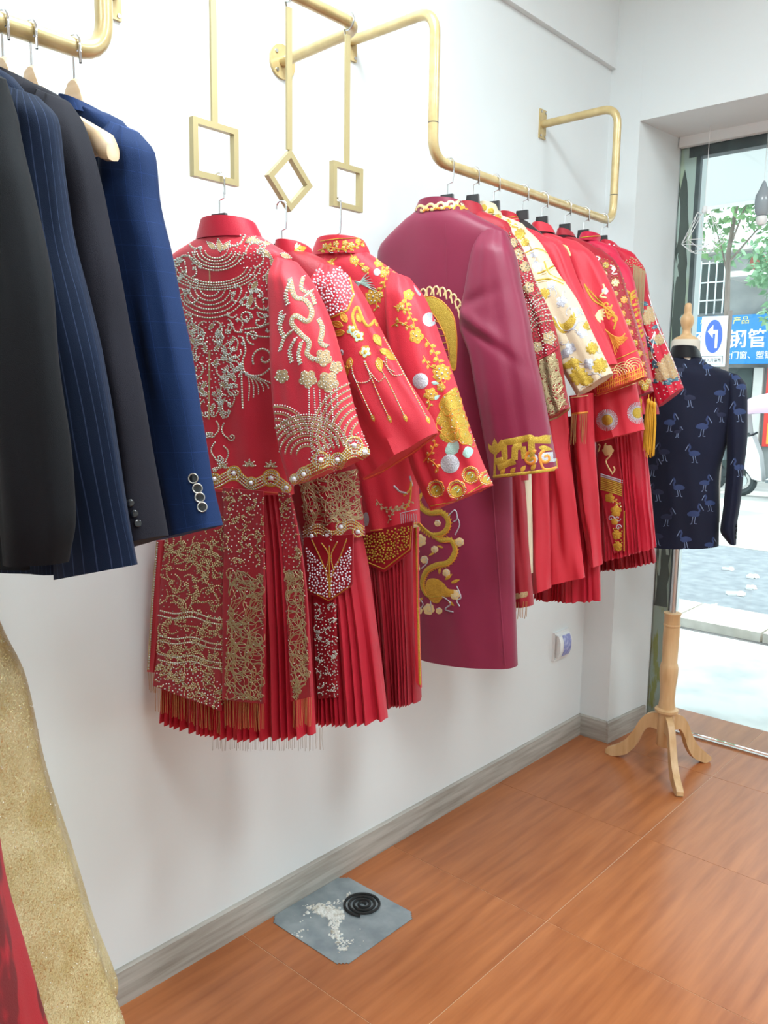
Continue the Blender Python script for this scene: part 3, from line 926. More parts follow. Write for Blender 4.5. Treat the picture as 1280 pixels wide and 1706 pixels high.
# --- J3: red jacket with gold blossoms
J3 = garment('bridal_jacket', 'red jacket with gold blossoms and a gold embroidered stand collar', 'jacket', P3, GJ)
j3b = tube([(524, 430, 612, 420, .8), (500, 445, 640, 440), (500, 470, 668, 462), (510, 560, 690, 560), (540, 700, 692, 700), (600, 888, 697, 872)], P3, .05, ns=56, nt=50, folds=.003, seed=71); j3b.build('body', M['red_bright'], J3)
j3s = tube([(652, 452, 680, 462, .4), (646, 490, 706, 500), (648, 560, 730, 560), (660, 640, 755, 630), (672, 710, 778, 705), (690, 780, 800, 770), (722, 850, 818, 809)], P3, .04, off=(.012, .062), ns=48, nt=50, folds=.003, seed=72, power=2.3); j3s.build('sleeve', M['red_bright'], J3)
j3c = collar([(523, 430, 614, 424), (527, 416, 610, 409), (534, 401, 603, 394)], P3, .052, .004); j3c.build('collar', M['red_bright'], J3)
hanger('black hanger on the square frame right of the diamond, inside the gold blossom jacket', MX, 1.43, FB3 + .006, 1.815, A1, 'velvet', .11, .014)
S3 = garment('bridal_skirt', 'pleated red skirt with a gold pointed panel, beside the burgundy coat', 'skirt', P3, GS)
PS3 = P3.moved(-.01)
s3b = tube([(596, 870, 686, 866, .8), (606, 950, 690, 950), (618, 1050, 694, 1050), (632, 1170, 698, 1168)], PS3, .045, ns=150, nt=20, folds=.002, pleats=15, pamp=.010, seed=73, jag=.003); s3b.build('pleated_skirt', M['red_deep'], S3)
s3p = plate([(600, 890), (688, 868), (686, 918), (640, 954), (606, 938)], PS3, .005, .056); s3p.build('pointed_panel', M['red_deep'], S3)
s3e = sheet([(688, 880, 697, 878), (690, 1000, 698, 1000), (694, 1135, 702, 1146)], PS3.moved(.02), .004, seed=74); s3e.build('side_panel', M['red'], S3)

# ================================================================== garments on the stepped rail
A2 = 8
PC = Plane(RX, 1.825, A2)
R1 = garment('long_coat', 'long burgundy coat with gold dragons and gold scroll collar', 'coat', PC, GR)
r1b = tube([(694, 356, 778, 350, .8), (672, 374, 805, 364), (632, 420, 850, 396), (630, 470, 850, 470), (640, 600, 845, 600), (660, 800, 852, 790), (680, 950, 856, 950), (697, 1090, 861, 1110)], PC, .06, ns=64, nt=70, folds=.003, fk=1.6, seed=81, sag=.004); r1b.build('body', M['burgundy'], R1)
r1s = tube([(806, 382, 842, 386, .4), (790, 420, 857, 425), (778, 480, 868, 480), (770, 535, 880, 535), (786, 592, 890, 592), (796, 650, 903, 650), (806, 710, 914, 710), (815, 760, 924, 760), (822, 800, 928, 781)], PC, .045, off=(.02, .085), ns=60, nt=70, folds=.0018, seed=82, power=2.4, creases=((.36, -.7, .014, .045, .10), (.43, -.4, -.010, .03, .12), (.30, -.6, -.008, .025, -.05))); r1s.build('sleeve', M['burgundy'], R1)
r1c = collar([(692, 363, 782, 352), (696, 350, 776, 342), (702, 338, 769, 331)], PC, .055, .004); r1c.build('collar', M['burgundy'], R1)
hanger('black hanger inside the burgundy coat', RX, 1.825, RZ, 2.0, A2, half=.15)

def rack(name, label, hy, body, sleeve, col, cl, clm=None, depth=.04, so=.05, seed=0, a=A2, hz=2.02, hl=None, fold=.003, hook=True):
    pl = Plane(RX, hy, a)
    t = garment(name, label, 'jacket', pl, GR)
    b = None
    if body: b = tube(body, pl, depth, ns=44, nt=44, folds=fold, seed=seed); b.build('body', col, t)
    s = tube(sleeve, pl, .034, off=(.005, so), ns=44, nt=46, folds=fold, seed=seed + 1, power=2.3); s.build('sleeve', col, t)
    c = collar(cl, pl, .045, .004); c.build('collar', clm or col, t)
    if hook: hanger(hl, RX, hy, RZ, hz, a, half=.10)
    return t, pl, b, s, c

R2, PR2, r2b, r2s, r2c = rack('bridal_jacket', 'red jacket with smoky beads and a gold mesh cuff beside the burgundy sleeve', 1.94,
    [(752, 360, 806, 352, .8), (735, 380, 850, 375), (730, 500, 860, 500), (760, 800, 880, 800)],
    [(815, 372, 842, 374, .4), (815, 420, 868, 410), (835, 480, 892, 470), (856, 540, 920, 530), (872, 590, 932, 582), (890, 650, 940, 640), (912, 701, 948, 680)],
    M['red_deep'], [(755, 366, 808, 358), (762, 344, 800, 336)], seed=91, hl='black hanger inside the red jacket with the mesh cuff')
R3, PR3, r3b, r3s, r3c = rack('bridal_jacket', 'cream jacket with gold and silver embroidery among the red ones', 2.04,
    [(795, 362, 835, 358, .8), (782, 372, 876, 378), (790, 500, 880, 500), (830, 690, 905, 690)],
    [(842, 374, 878, 382, .4), (848, 395, 898, 402), (866, 440, 928, 452), (888, 495, 962, 500), (908, 550, 990, 560), (928, 600, 1010, 600), (962, 660, 1021, 622)],
    M['cream'], [(796, 362, 836, 360), (800, 342, 828, 338)], seed=93, so=.055, hl='black hanger inside the cream jacket')
R4, PR4, r4b, r4s, r4c = rack('bridal_jacket', 'plain bright red jacket right behind the cream sleeve', 2.19,
    [(835, 378, 865, 375, .8), (830, 390, 905, 392), (850, 520, 915, 520), (900, 720, 950, 720)],
    [(880, 388, 905, 392, .4), (896, 412, 936, 406), (915, 465, 962, 465), (940, 520, 986, 518), (965, 570, 1010, 562), (984, 618, 1028, 606)],
    M['red_bright'], [(832, 372, 868, 370), (836, 356, 862, 354)], seed=95, hl='black hanger inside the plain bright red jacket')
R5, PR5, r5b, r5s, r5c = rack('bridal_jacket', 'red jacket with a gold phoenix and medallions on its hem', 2.30,
    [(888, 394, 922, 390, .8), (885, 402, 950, 402), (905, 520, 1000, 520), (955, 640, 1058, 632), (988, 738, 1074, 716)],
    [(934, 396, 962, 402, .4), (932, 420, 990, 424), (950, 480, 1020, 480), (968, 540, 1042, 535), (980, 600, 1062, 585), (994, 660, 1077, 628)],
    M['red_bright'], [(886, 390, 924, 388), (890, 374, 918, 372)], seed=97, hl='black hanger inside the gold phoenix jacket')
R6, PR6, r6b, r6s, r6c = rack('bridal_jacket', 'deep red jacket with heavy gold beading and yellow tassels', 2.44,
    [(925, 398, 960, 396, .8), (925, 408, 990, 410), (950, 520, 1040, 520), (1000, 690, 1070, 690)],
    [(972, 408, 1000, 414, .4), (975, 440, 1026, 436), (992, 500, 1048, 500), (1015, 560, 1066, 560), (1040, 610, 1078, 605), (1056, 664, 1088, 652)],
    M['red_deep'], [(928, 396, 958, 394), (932, 384, 954, 383)], seed=99, hl='black hanger inside the tasselled jacket')
R7, PR7, r7b, r7s, r7c = rack('bridal_jacket', 'pink red jacket with a tall gold tree motif on its sleeve', 2.56,
    [(958, 402, 994, 400, .8), (960, 412, 1026, 414), (980, 520, 1055, 520), (1020, 690, 1075, 690)],
    [(1000, 412, 1026, 420, .4), (1004, 436, 1050, 450), (1018, 500, 1063, 500), (1036, 560, 1074, 560), (1052, 610, 1082, 610), (1062, 640, 1088, 636)],
    M['pink_red'], [(964, 404, 998, 402), (970, 390, 1000, 388)], seed=101, hl='black hanger inside the pink red jacket')
R8, PR8, r8b, r8s, r8c = rack('bridal_jacket', 'red jacket with a gold bead epaulette and teal leaves, last on the rail', 2.69,
    [(1000, 412, 1030, 410, .8), (1002, 420, 1058, 424), (1015, 520, 1078, 520), (1050, 690, 1098, 690)],
    [(1034, 422, 1062, 430, .4), (1036, 450, 1074, 448), (1046, 500, 1084, 502), (1060, 560, 1106, 560), (1078, 620, 1128, 616), (1098, 678, 1139, 646)],
    M['crimson'], [(998, 414, 1032, 412), (1004, 402, 1026, 402)], seed=103, hl='black hanger inside the last jacket on the rail')

# ---- skirts hanging below them
def skirt(label, hy, lv, mt, depth=.04, pleats=0, pamp=.008, seed=0, ns=60, fold=.006, jag=.0, group='plain red skirts on the stepped rail', name='bridal_skirt', cat='skirt'):
    pl = Plane(RX, hy, A2)
    t = garment(name, label, cat, pl, group)
    b = tube(lv, pl, depth, ns=ns, nt=26, folds=fold, fk=1.25, seed=seed, pleats=pleats, pamp=pamp, jag=jag); b.build('skirt_cloth', mt, t)
    return t, pl, b
K1, PK1, k1 = skirt('narrow deep red skirt panel with lace and chain fringe behind the burgundy coat', 1.93, [(830, 760, 868, 756), (835, 880, 878, 880), (845, 1011, 888, 1008)], M['red_deep'], .03, seed=111)
K2, PK2, k2 = skirt('ivory lining cloth showing between two red skirts', 1.985, [(845, 720, 882, 716), (850, 800, 884, 796), (866, 880, 886, 880), (879, 958, 884, 956)], M['ivory'], .018, seed=113, group=None, name='skirt_lining', cat='lining')
K3, PK3, k3 = skirt('smooth red skirt hanging under the cream sleeve, nearest the coat', 2.06, [(862, 690, 905, 680), (870, 800, 912, 790), (876, 900, 916, 890), (884, 990, 917, 980)], M['red_bright'], .035, seed=115)
K4, PK4, k4 = skirt('wide smooth red skirt with deep folds under the cream sleeve', 2.15, [(902, 690, 945, 676), (908, 780, 952, 770), (914, 880, 964, 870), (918, 972, 975, 962)], M['red_bright'], .035, seed=117, fold=.009)
K5, PK5, k5 = skirt('long pleated red skirt hanging lowest under the phoenix jacket', 2.27, [(905, 700, 985, 690), (900, 800, 990, 790), (896, 900, 998, 890), (890, 998, 1001, 1000)], M['red_pleat'], .04, pleats=14, seed=119, ns=140, jag=.004)
K6, PK6, k6 = skirt('red skirt with a short chain fringe at its waist below the cream cuff', 2.215, [(950, 660, 988, 655), (955, 740, 990, 735), (965, 840, 998, 830), (985, 945, 1004, 940)], M['red'], .03, seed=121, fold=.008)
K7, PK7, k7 = skirt('pleated red skirt with a gold embroidered panel at the window end', 2.42, [(994, 700, 1070, 690), (994, 780, 1080, 770), (996, 860, 1088, 850), (1000, 936, 1094, 912)], M['red_pleat'], .045, pleats=16, seed=123, ns=140, jag=.004)
K8, PK8, k8 = skirt('dark red pleated underskirt showing below the gold panel skirt', 2.50, [(1000, 760, 1070, 760), (1000, 860, 1082, 860), (999, 952, 1094, 936)], M['red_deep'], .045, pleats=18, seed=125, ns=140, jag=.006)
k7p = sheet([(996, 728, 1024, 718), (998, 800, 1036, 790), (1010, 860, 1040, 860), (1024, 922, 1041, 918)], PK7.moved(.055), .003, seed=127); k7p.build('front_panel', M['red_deep'], K7)

# ================================================================== needlework
def T(ox, oy, k):
    return lambda P: [(ox + x * k, oy + y * k) for x, y in P]
c4 = T(230, 340, .3203); c5 = T(230, 760, .3828); c6 = T(430, 360, .328); c7 = T(620, 300, .4864); c8 = T(780, 300, .289); ck = T(840, 620, .2461)


class Kit:
    """several kinds of needlework on one surface"""
    def __init__(s, *mbs):
        s.s = Surf(*mbs); s.e = {}

    def __getitem__(s, k):
        if k not in s.e: s.e[k] = Emb(s.s)
        return s.e[k]

    def braid(s, P, w=4.5, gap=4.3, r=1.85, c='tan_cord', b='bead', taper=False):
        s[c].cord(P, w * .66, .12, 2.6, taper); s[b].beads(P, gap, max(r, 1.2))

    def blossom(s, x, y, r, c='gold_thread', b='bead', n=5, a0=0.0, k=.32):
        s[c].fill(flower(x, y, r, n, k, a0), 1.2, max(2.2, r * .35))
        s[b].bead(x, y, max(1.0, r * .16))
        for i in range(n):
            q = a0 + 2 * PI * i / n
            s[b].bead(x + math.cos(q) * r * .52, y + math.sin(q) * r * .52, max(.9, r * .1))

    def branch(s, P, c='gold_thread', b='bead', w=1.8, lf=8, every=7, lw=.55, seed=0, bead=True):
        rng = random.Random(seed); s[c].cord(P, w, .4, 2.5)
        Q = resample(P, every)
        for i in range(1, len(Q)):
            d = Q[i] - Q[i - 1]; a = math.degrees(math.atan2(d[1], d[0]))
            a2 = a + (55 if i % 2 else -55) + rng.uniform(-12, 12)
            l_ = lf * rng.uniform(.75, 1.15)
            s[c].fill(leaf(Q[i][0], Q[i][1], l_, a2, lw), .8, 2.2)
            if bead: s[b].bead(Q[i][0] + math.cos(math.radians(a2)) * l_ * .55, Q[i][1] + math.sin(math.radians(a2)) * l_ * .55, 1.0)

    def build(s, parent, names):
        for k, e in s.e.items():
            e.build(names.get(k, k), M[k], parent)

NM = {'tan_cord': 'tan_braid_embroidery', 'bead': 'silver_beadwork', 'bead_dark': 'smoky_beadwork', 'crystal': 'crystal_stones', 'gold_thread': 'gold_embroidery', 'gold_sequin': 'gold_sequin_embroidery',
      'pale_gold': 'pale_gold_embroidery', 'orange_gold': 'orange_gold_embroidery', 'silver_thread': 'silver_embroidery', 'mint_thread': 'mint_embroidery', 'teal_thread': 'teal_embroidery',
      'white_thread': 'white_embroidery', 'antique': 'gold_wire_beadwork', 'bronze': 'bronze_embroidery', 'copper': 'copper_beadwork', 'piping': 'piping', 'red_deep': 'red_piping'}

# ---- J1 back
k = Kit(j1b)
for (cx, cy, rxs, f_, tl) in ((405, 240, (58, 80, 102, 124, 146), .72, 2), (398, 320, (172, 196, 220, 244), .52, -3), (375, 440, (50, 78, 106, 134, 162, 190), .80, 0)):
    for rx in rxs:
        k.braid(c4(arc(cx + tl, cy, rx, 8, 172, rx * f_)), 3.4, 4.2, 1.45)
for (x, y, a, l, cv) in ((330, 225, 200, 70, 1), (480, 215, -30, 80, -1), (300, 300, 190, 90, -1), (250, 330, 120, 70, 1), (560, 260, -40, 90, 1), (610, 330, -60, 80, -1)):
    k.braid(c4(scroll(x, y, a, l, cv)), 4.5)
for (x, y, l, a) in ((430, 250, 70, -100), (405, 235, 60, -140), (440, 240, 60, -50), (590, 190, 60, 10), (640, 240, 70, 35), (690, 285, 60, 60), (560, 200, 60, -30), (700, 330, 90, 110), (620, 400, 60, 120), (590, 470, 70, 100), (650, 210, 60, -20), (740, 260, 60, 20)):
    P = leaf(*c4([(x, y)])[0], l * .32, a, .42)
    k['tan_cord'].fill(P, 1.0, 2.5); k.braid(P + [P[0]], 1.6, 3.6, 1.2)
for (x, y, r, a0, tn) in ((660, 510, 52, 200, -1.1), (600, 690, 40, 90, 1.2), (655, 800, 62, 150, 1.15), (560, 590, 36, 0, -1.1), (630, 610, 46, 260, 1.0), (330, 700, 34, 30, 1.2), (420, 690, 34, 150, -1.2), (270, 480, 46, 0, 1.0), (250, 600, 40, 80, -1.1)):
    k.braid(c4(spiral(x, y, r, a0, tn)), 5.0)
for P in ([(560, 650), (640, 640), (700, 610)], [(560, 670), (640, 690), (712, 690)], [(545, 820), (560, 880), (640, 890), (710, 830)], [(545, 700), (560, 760), (540, 850), (545, 1060)]):
    k.braid(c4(smooth(P)), 4.5)
for i in range(6):
    k.braid(c4(bez((560, 880), (590 + i * 22, 900 + i * 6), (575 + i * 26, 1020 - i * 16))), 3.5, 3.8, 1.4)
rng = random.Random(5)
for sx in (-1, 1):                          # mirrored columns of scrolls along the centre seam
    for (dx, y, a, l, cv) in ((30, 610, 60, 60, 1), (60, 640, 110, 70, -1), (95, 600, 80, 60, 1), (50, 730, 60, 70, 1), (95, 720, 100, 70, -1), (120, 690, 70, 60, 1), (45, 830, 80, 70, -1), (90, 820, 60, 70, 1), (125, 800, 95, 60, -1), (50, 930, 100, 60, 1), (95, 920, 70, 70, -1), (30, 1020, 85, 70, 1), (80, 1010, 100, 80, -1), (110, 980, 80, 60, 1), (35, 1130, 95, 70, 1), (75, 1140, 75, 80, -1), (30, 1240, 90, 80, -1), (75, 1260, 80, 70, 1), (45, 1330, 95, 50, 1)):
        cx = 375 - (y - 600) * .005
        k.braid(c4(scroll(cx + sx * dx, y, 90 + sx * (a - 90) if sx > 0 else 90 - (a - 90), l, cv * sx)), 4.2, 3.6, 1.45)
    for y in range(620, 1080, 38):
        x = 375 + sx * rng.uniform(20, 130)
        P = leaf(*c4([(x, y)])[0], 14, 90 + sx * rng.uniform(-50, 50), .45); k['tan_cord'].fill(P, .8, 2.5); k['bead'].beads(P, 3.4, 1.3)
k['tan_cord'].cord(c4([(372, 760), (368, 1120)]), 4, .2)
k['tan_cord'].cord(c4([(372, 340), (375, 420)]), 3, .2)
# filler beads between the scrolls
for (x, y) in scatter(c4([(180, 420), (300, 600), (480, 620), (500, 1000), (430, 1060), (300, 1050), (260, 800), (200, 560)]), 5.2, 6, 1500): k['bead'].bead(x, y, 1.35)
for (x, y) in scatter(c4([(440, 210), (620, 190), (720, 330), (690, 420), (560, 480), (590, 380)]), 5.0, 7, 900): k['bead'].bead(x, y, 1.3)
for i, (x, y) in enumerate(scatter(c4([(170, 300), (300, 250), (290, 440), (200, 470)]), 11, 8, 400) + scatter(c4([(560, 420), (690, 350), (715, 480), (700, 640), (560, 560), (500, 620), (490, 520)]), 12, 9, 500) + scatter(c4([(460, 620), (540, 640), (530, 900), (490, 1020), (430, 1080), (470, 860)]), 11, 10, 500)):
    k.braid(scroll(x, y, (i * 73) % 360, 13, 1 if i % 2 else -1), 4.0, 3.8, 1.6)
# jewelled hem
hem = c4(smooth([(300, 1440), (400, 1450), (500, 1405), (590, 1460), (690, 1425), (780, 1480)]))
for dy, w_ in ((-8, 3), (-3, 3), (3, 3), (9, 3)): k['gold_thread'].cord([(x, y + dy) for x, y in hem], w_, .3); k['bead'].beads([(x, y + dy * .9) for x, y in hem], 3.8, 1.4)
for (x, y, R_) in ((400, 1430, 30), (500, 1400, 38), (590, 1450, 30), (692, 1425, 46), (770, 1476, 28)):
    X, Y = c4([(x, y)])[0]
    for rr in (R_ * .3, R_ * .22): k['gold_thread'].cord(arc(X, Y, rr, 0, 360), 3, .3)
    k['bead'].beads(arc(X, Y, R_ * .26, 0, 360), 3.4, 1.4); k['crystal'].bead(X, Y, 4.2, 10)
for (x, y) in ((580, 1360), (690, 1365), (440, 1370)):
    X, Y = c4([(x, y)])[0]
    for a in (-90, -40, -140, 0, 180): k['tan_cord'].fill(leaf(X, Y, 11, a, .45), .8, 2.4); k['bead'].beads([(X + math.cos(math.radians(a)) * q, Y + math.sin(math.radians(a)) * q) for q in (3, 6.5, 10)], 3, 1.2, False)
k['piping'].cord(c4([(330, 1475), (500, 1487), (640, 1497), (800, 1510)]), 2.6, .5)
k.build(J1, NM)
# ---- J1 sleeve
k = Kit(j1s)
for P, w_ in (([(790, 390), (815, 480), (870, 500), (905, 560), (880, 610), (820, 580), (800, 620), (850, 680), (890, 720), (880, 780), (920, 810)], 7), ([(790, 400), (770, 470), (780, 520)], 4), ([(860, 380), (850, 440), (900, 470), (920, 520)], 5),
             ([(760, 580), (740, 640), (760, 690)], 5), ([(800, 660), (760, 700), (740, 760)], 5), ([(820, 700), (790, 760), (800, 820)], 5), ([(850, 720), (835, 780), (845, 830)], 5), ([(940, 600), (960, 650), (950, 720), (985, 740)], 7), ([(870, 480), (905, 450)], 4), ([(745, 560), (735, 620)], 4)):
    k.braid(c4(smooth(P)), w_ * 1.9, 4.2, 1.7); Q_ = c4(smooth(P)); k['bead'].beads([(x + 2.4, y - 1.5) for x, y in Q_], 5, 1.5); k['bead'].beads([(x - 2.4, y + 1.5) for x, y in Q_], 5, 1.5)
for (x, y, R_) in ((885, 910, 50), (965, 800, 48), (990, 925, 58), (750, 895, 40), (1030, 850, 36)):
    X, Y = c4([(x, y)])[0]; k['tan_cord'].fill(flower(X, Y, R_ * .32, 5, .3, .3), 1.2, 4)
    for q in scatter(flower(X, Y, R_ * .3, 5, .3, .3), 4.0, int(x), 300): k['bead'].bead(q[0], q[1], 1.5)
for (x0, y0, x1, y1) in ((890, 960, 890, 1130), (915, 960, 925, 1120), (945, 970, 955, 1160), (975, 990, 985, 1140), (1005, 980, 1015, 1120), (1030, 930, 1040, 1060)): k['bead'].beads(c4([(x0, y0), (x1, y1)]), 4.0, 1.5)
for r_ in (55, 85, 115, 145, 172, 198, 222):
    P = c4(arc(880, 1310, r_, 185, 345, r_ * .92)); k['tan_cord'].cord(P, 2.6, .2); k['bead'].beads([(x + .5, y - 3.6) for x, y in P], 4.2, 1.5)
for r_ in (90, 125, 160, 195, 230, 262, 292):
    P = c4(arc(1200, 1210, r_, 165, 262, r_ * 1.0)); k['tan_cord'].cord(P, 2.4, .2); k['bead'].beads([(x - 3, y) for x, y in P], 4.4, 1.5)
for r_ in (60, 95, 130, 165):
    P = c4(arc(720, 1220, r_, 265, 350, r_)); k['tan_cord'].cord(P, 2.4, .2); k['bead'].beads([(x + 2, y - 3) for x, y in P], 4.4, 1.5)
cuf = c4(smooth([(800, 1440), (865, 1390), (905, 1370), (950, 1350), (1000, 1330), (1040, 1350), (1085, 1290), (1130, 1270), (1200, 1300)]))
for dy in (-6, -1, 4, 9, 14): k['gold_thread'].cord([(x, y + dy) for x, y in cuf], 3.2, .3); k['bead'].beads([(x, y + dy) for x, y in cuf], 3.8, 1.4)
for (x, y, R_) in ((865, 1405, 36), (952, 1332, 44), (1040, 1330, 36), (1125, 1255, 46), (815, 1430, 24), (1180, 1290, 24)):
    X, Y = c4([(x, y)])[0]; k['gold_thread'].cord(arc(X, Y, R_ * .3, 0, 360), 4, .3); k['bead'].beads(arc(X, Y, R_ * .3, 0, 360), 3.4, 1.5); k['bead'].beads(arc(X, Y, R_ * .2, 0, 360), 3.2, 1.3); k['crystal'].bead(X, Y, 4.6, 10)
for (x, y) in scatter(c4([(900, 1290), (1000, 1240), (1010, 1320), (880, 1350)]), 4, 3, 300) + scatter(c4([(1090, 1200), (1180, 1180), (1200, 1290), (1100, 1300)]), 4, 4, 300): k['bead'].bead(x, y, 1.5)
k.build(J1, NM)

# ---- J1 skirt panels
k = Kit(s1A)
for i, (x, y) in enumerate(scatter(c5([(110, 330), (380, 320), (380, 640), (110, 640)]), 10.5, 12, 1500)):
    k.braid(scroll(x, y, (i * 67) % 360, 17 + i % 3 * 4, 1 if i % 2 else -1), 3.6, 3.6, 1.3, 'bronze', 'antique')
for yy in (690, 712, 800, 822, 880, 905):
    P = c5(smooth([(90, yy - 20), (160, yy - 5), (240, yy - 12), (310, yy + 12), (380, yy + 22)])); k['tan_cord'].cord(P, 2.8, .2); k['bead'].beads(P, 3.6, 1.35)
for i, (x, y) in enumerate(scatter(c5([(90, 720), (380, 740), (380, 1090), (290, 1080), (80, 990)]), 10.5, 13, 1500)):
    k.braid(scroll(x, y, (i * 83) % 360, 15 + i % 3 * 4, 1 if i % 2 else -1), 3.4, 3.6, 1.3, 'bronze', 'antique')
for (x, y) in scatter(c5([(80, 900), (250, 900), (370, 1000), (350, 1100), (80, 1000)]), 4.6, 14, 1800): k['bead'].bead(x, y, 1.3)
for (x, y) in scatter(c5([(110, 330), (380, 320), (380, 900), (100, 880)]), 7, 15, 1500): k['bead_dark'].bead(x, y, 1.2)
k.build(S1, NM)
for mbp, q0, seed in ((s1B, [(355, 150), (560, 165), (555, 490), (400, 490)], 16), (s1C, [(600, 160), (670, 165), (710, 480), (640, 500)], 17)):
    k = Kit(mbp)
    for i, (x, y) in enumerate(scatter(c5(q0), 13, seed, 700)): k.braid(scroll(x, y, (i * 71) % 360, 14, 1 if i % 2 else -1), 3.2, 3.4, 1.3, 'bronze', 'antique')
    for (x, y) in scatter(c5(q0), 6.0, seed + 1, 1200): k['bead'].bead(x, y, 1.2)
    qm = c5([(398, 490), (552, 510), (552, 1070), (372, 1060)]) if mbp is s1B else c5([(636, 500), (718, 485), (752, 960), (690, 1070), (668, 1050)])
    for ln in netting(qm, 62 if mbp is s1B else 40, seed + 3): k['antique'].cord(ln, 1.2, .7, 3.0)
    for (x, y) in scatter(qm, 9, seed + 4, 400): k['bead'].bead(x, y, 1.1)
    k.build(S1, NM)
k = Kit(s1D); k['tan_cord'].cord([(262, 902), (254, 1000), (247, 1116)], 5, .3); k['bead'].beads([(263, 904), (255, 1000), (248, 1114)], 4, 1.5); k.build(S1, NM)
for (a, b, n_, pl_, ln_, mt_, sd_) in (((258, 1145), (368, 1184), 34, PA.moved(.0), .055, 'copper', 1), ((372, 1166), (440, 1172), 24, PB, .06, 'copper', 2), ((488, 1166), (519, 1160), 12, PS1.moved(.058), .06, 'copper', 3), ((247, 1118), (262, 1120), 7, PS1.moved(.03), .05, 'copper', 4), ((352, 1216), (540, 1212), 56, P1.moved(-.045), .05, 'silver_chain', 5)):
    fringe(a, b, n_, pl_, ln_, .0006, sd_).build('chain_fringe', M[mt_], S1, kind='stuff')

# ---- J2
k = Kit(j2s)
dia = c6([(300, 250), (345, 300), (430, 235), (455, 260), (465, 340), (485, 400), (452, 470), (340, 530), (330, 450), (300, 400), (240, 330)])
for (x, y) in scatter(dia, 3.9, 21, 3000): k['crystal'].bead(x, y, 1.9)
k['gold_thread'].cord(c6([(455, 250), (470, 330), (487, 400), (455, 480), (340, 532)]), 3, .4)
for i, (x, y, l, a) in enumerate(((430, 560, 60, 200), (440, 590, 60, 170), (450, 540, 60, 240), (600, 560, 60, 300), (590, 600, 70, 60), (620, 680, 60, 20), (560, 660, 60, 130), (470, 720, 60, 100), (440, 760, 60, 80), (520, 540, 50, 250), (610, 720, 70, 80), (650, 700, 60, 30))):
    P = leaf(*c6([(x, y)])[0], l * .33, a, .5); k['gold_thread'].cord(P + [P[0]], 2, .4); k['gold_thread'].cord([P[0], P[6]], 1.5, .4); k['orange_gold'].fill(P, .4, 3)
for (x, y) in ((510, 610), (545, 690), (480, 580)):
    P = flower(*c6([(x, y)])[0], 10, 5, .45, x * .1); k['mint_thread'].fill(P, 1, 3); k['gold_sequin'].fill(flower(*c6([(x, y)])[0], 6, 5, .45, x * .1), 2.5, 3); k['gold_thread'].cord(P + [P[0]], 1.6, .4)
k.blossom(*c6([(590, 430)])[0], 15, 'gold_thread', 'bead', 7)
k['gold_thread'].cord(c6(smooth([(500, 580), (480, 510), (505, 460), (530, 520), (560, 560), (600, 520)])), 5, .25)
k['silver_thread'].cord(c6(spiral(420, 690, 26, 200, -.9)), 4, .3)
for P in ([(480, 800), (530, 910), (585, 1030)], [(545, 740), (600, 880), (670, 1035)], [(600, 740), (670, 860), (750, 1030)], [(640, 620), (740, 800), (865, 1040)]):
    P = c6(smooth(P)); k['gold_thread'].cord(P, 1.6, .4); k['bead'].beads(P, 4.2, 1.3); k['gold_thread'].fill(leaf(P[-1][0] - 3, P[-1][1] - 8, 15, 68, .45), 1, 3)
for P in ([(470, 740), (500, 840), (570, 830), (540, 740)], [(560, 780), (610, 840), (640, 820)], [(640, 740), (690, 810), (770, 790)], [(650, 720), (660, 770), (690, 790)]):
    P = c6(smooth(P)); k['bead'].beads(P, 3.8, 1.25); k['gold_thread'].cord(P, 1.2, .4)
k['piping'].cord([(604, 799), (640, 783), (690, 752), (731, 720)], 3.2, .5, 3)
k.build(J2, NM)
k = Kit(j2b)
qm = [(497, 800), (598, 780), (606, 866), (506, 884)]
for ln in netting(qm, 48, 31): k['antique'].cord(ln, 1.2, .7, 3.0)
for (x, y) in scatter(qm, 8, 32, 500): k['bead'].bead(x, y, 1.2)
P0 = smooth([(506, 892), (530, 880), (556, 892), (582, 872), (606, 884)])
for dy in (-6, -2, 3, 8): k['gold_thread'].cord([(x, y + dy) for x, y in P0], 3, .3); k['bead'].beads([(x, y + dy) for x, y in P0], 3.8, 1.4)
for (x, y) in ((520, 893), (546, 892), (568, 878), (596, 886)): k['crystal'].bead(x, y, 4.2, 10); k['bead'].beads(arc(x, y, 7.5, 0, 360), 3.4, 1.4); k['gold_thread'].cord(arc(x, y, 8, 0, 360), 3, .3)
k.build(J2, NM)
k = Kit(j2c); P = leaf(490, 418, 22, -15, .6); k['gold_thread'].fill(P, .8, 3)
for a in (-60, -30, 0, 30, 60): k['pale_gold'].fill(leaf(492, 416, 13, a - 15, .4), 1, 2.5)
k.build(J2, NM)
k = Kit(s2p)
for s_ in (((510, 912), (546, 950), (546, 996), (516, 984)), ((586, 908), (552, 950), (552, 996), (583, 976))):
    for (x, y) in scatter(s_, 3.7, int(s_[0][0]), 2000): k['crystal'].bead(x, y, 1.7)
for P in (smooth([(520, 900), (534, 930), (546, 962), (550, 995)]), smooth([(578, 898), (566, 930), (553, 960), (550, 995)]), smooth([(536, 905), (548, 925), (543, 950)]), smooth([(562, 903), (552, 925), (556, 950)]), [(549, 910), (549, 995)]): k['gold_thread'].cord(P, 2.6, .4); k['bead'].beads(P[::2], 5, 1.0)
P = [(510, 980), (548, 1001), (584, 976)]; k['gold_thread'].cord(P, 1.6, .5)
k.build(S2, NM)
k = Kit(s2q)
for i, (x, y) in enumerate(scatter([(525, 1005), (560, 1005), (564, 1158), (532, 1160)], 10, 35, 500)): k.braid(scroll(x, y, i * 77 % 360, 10, 1 if i % 2 else -1), 2.0, 3.0, 1.2, 'bead_dark', 'bead')
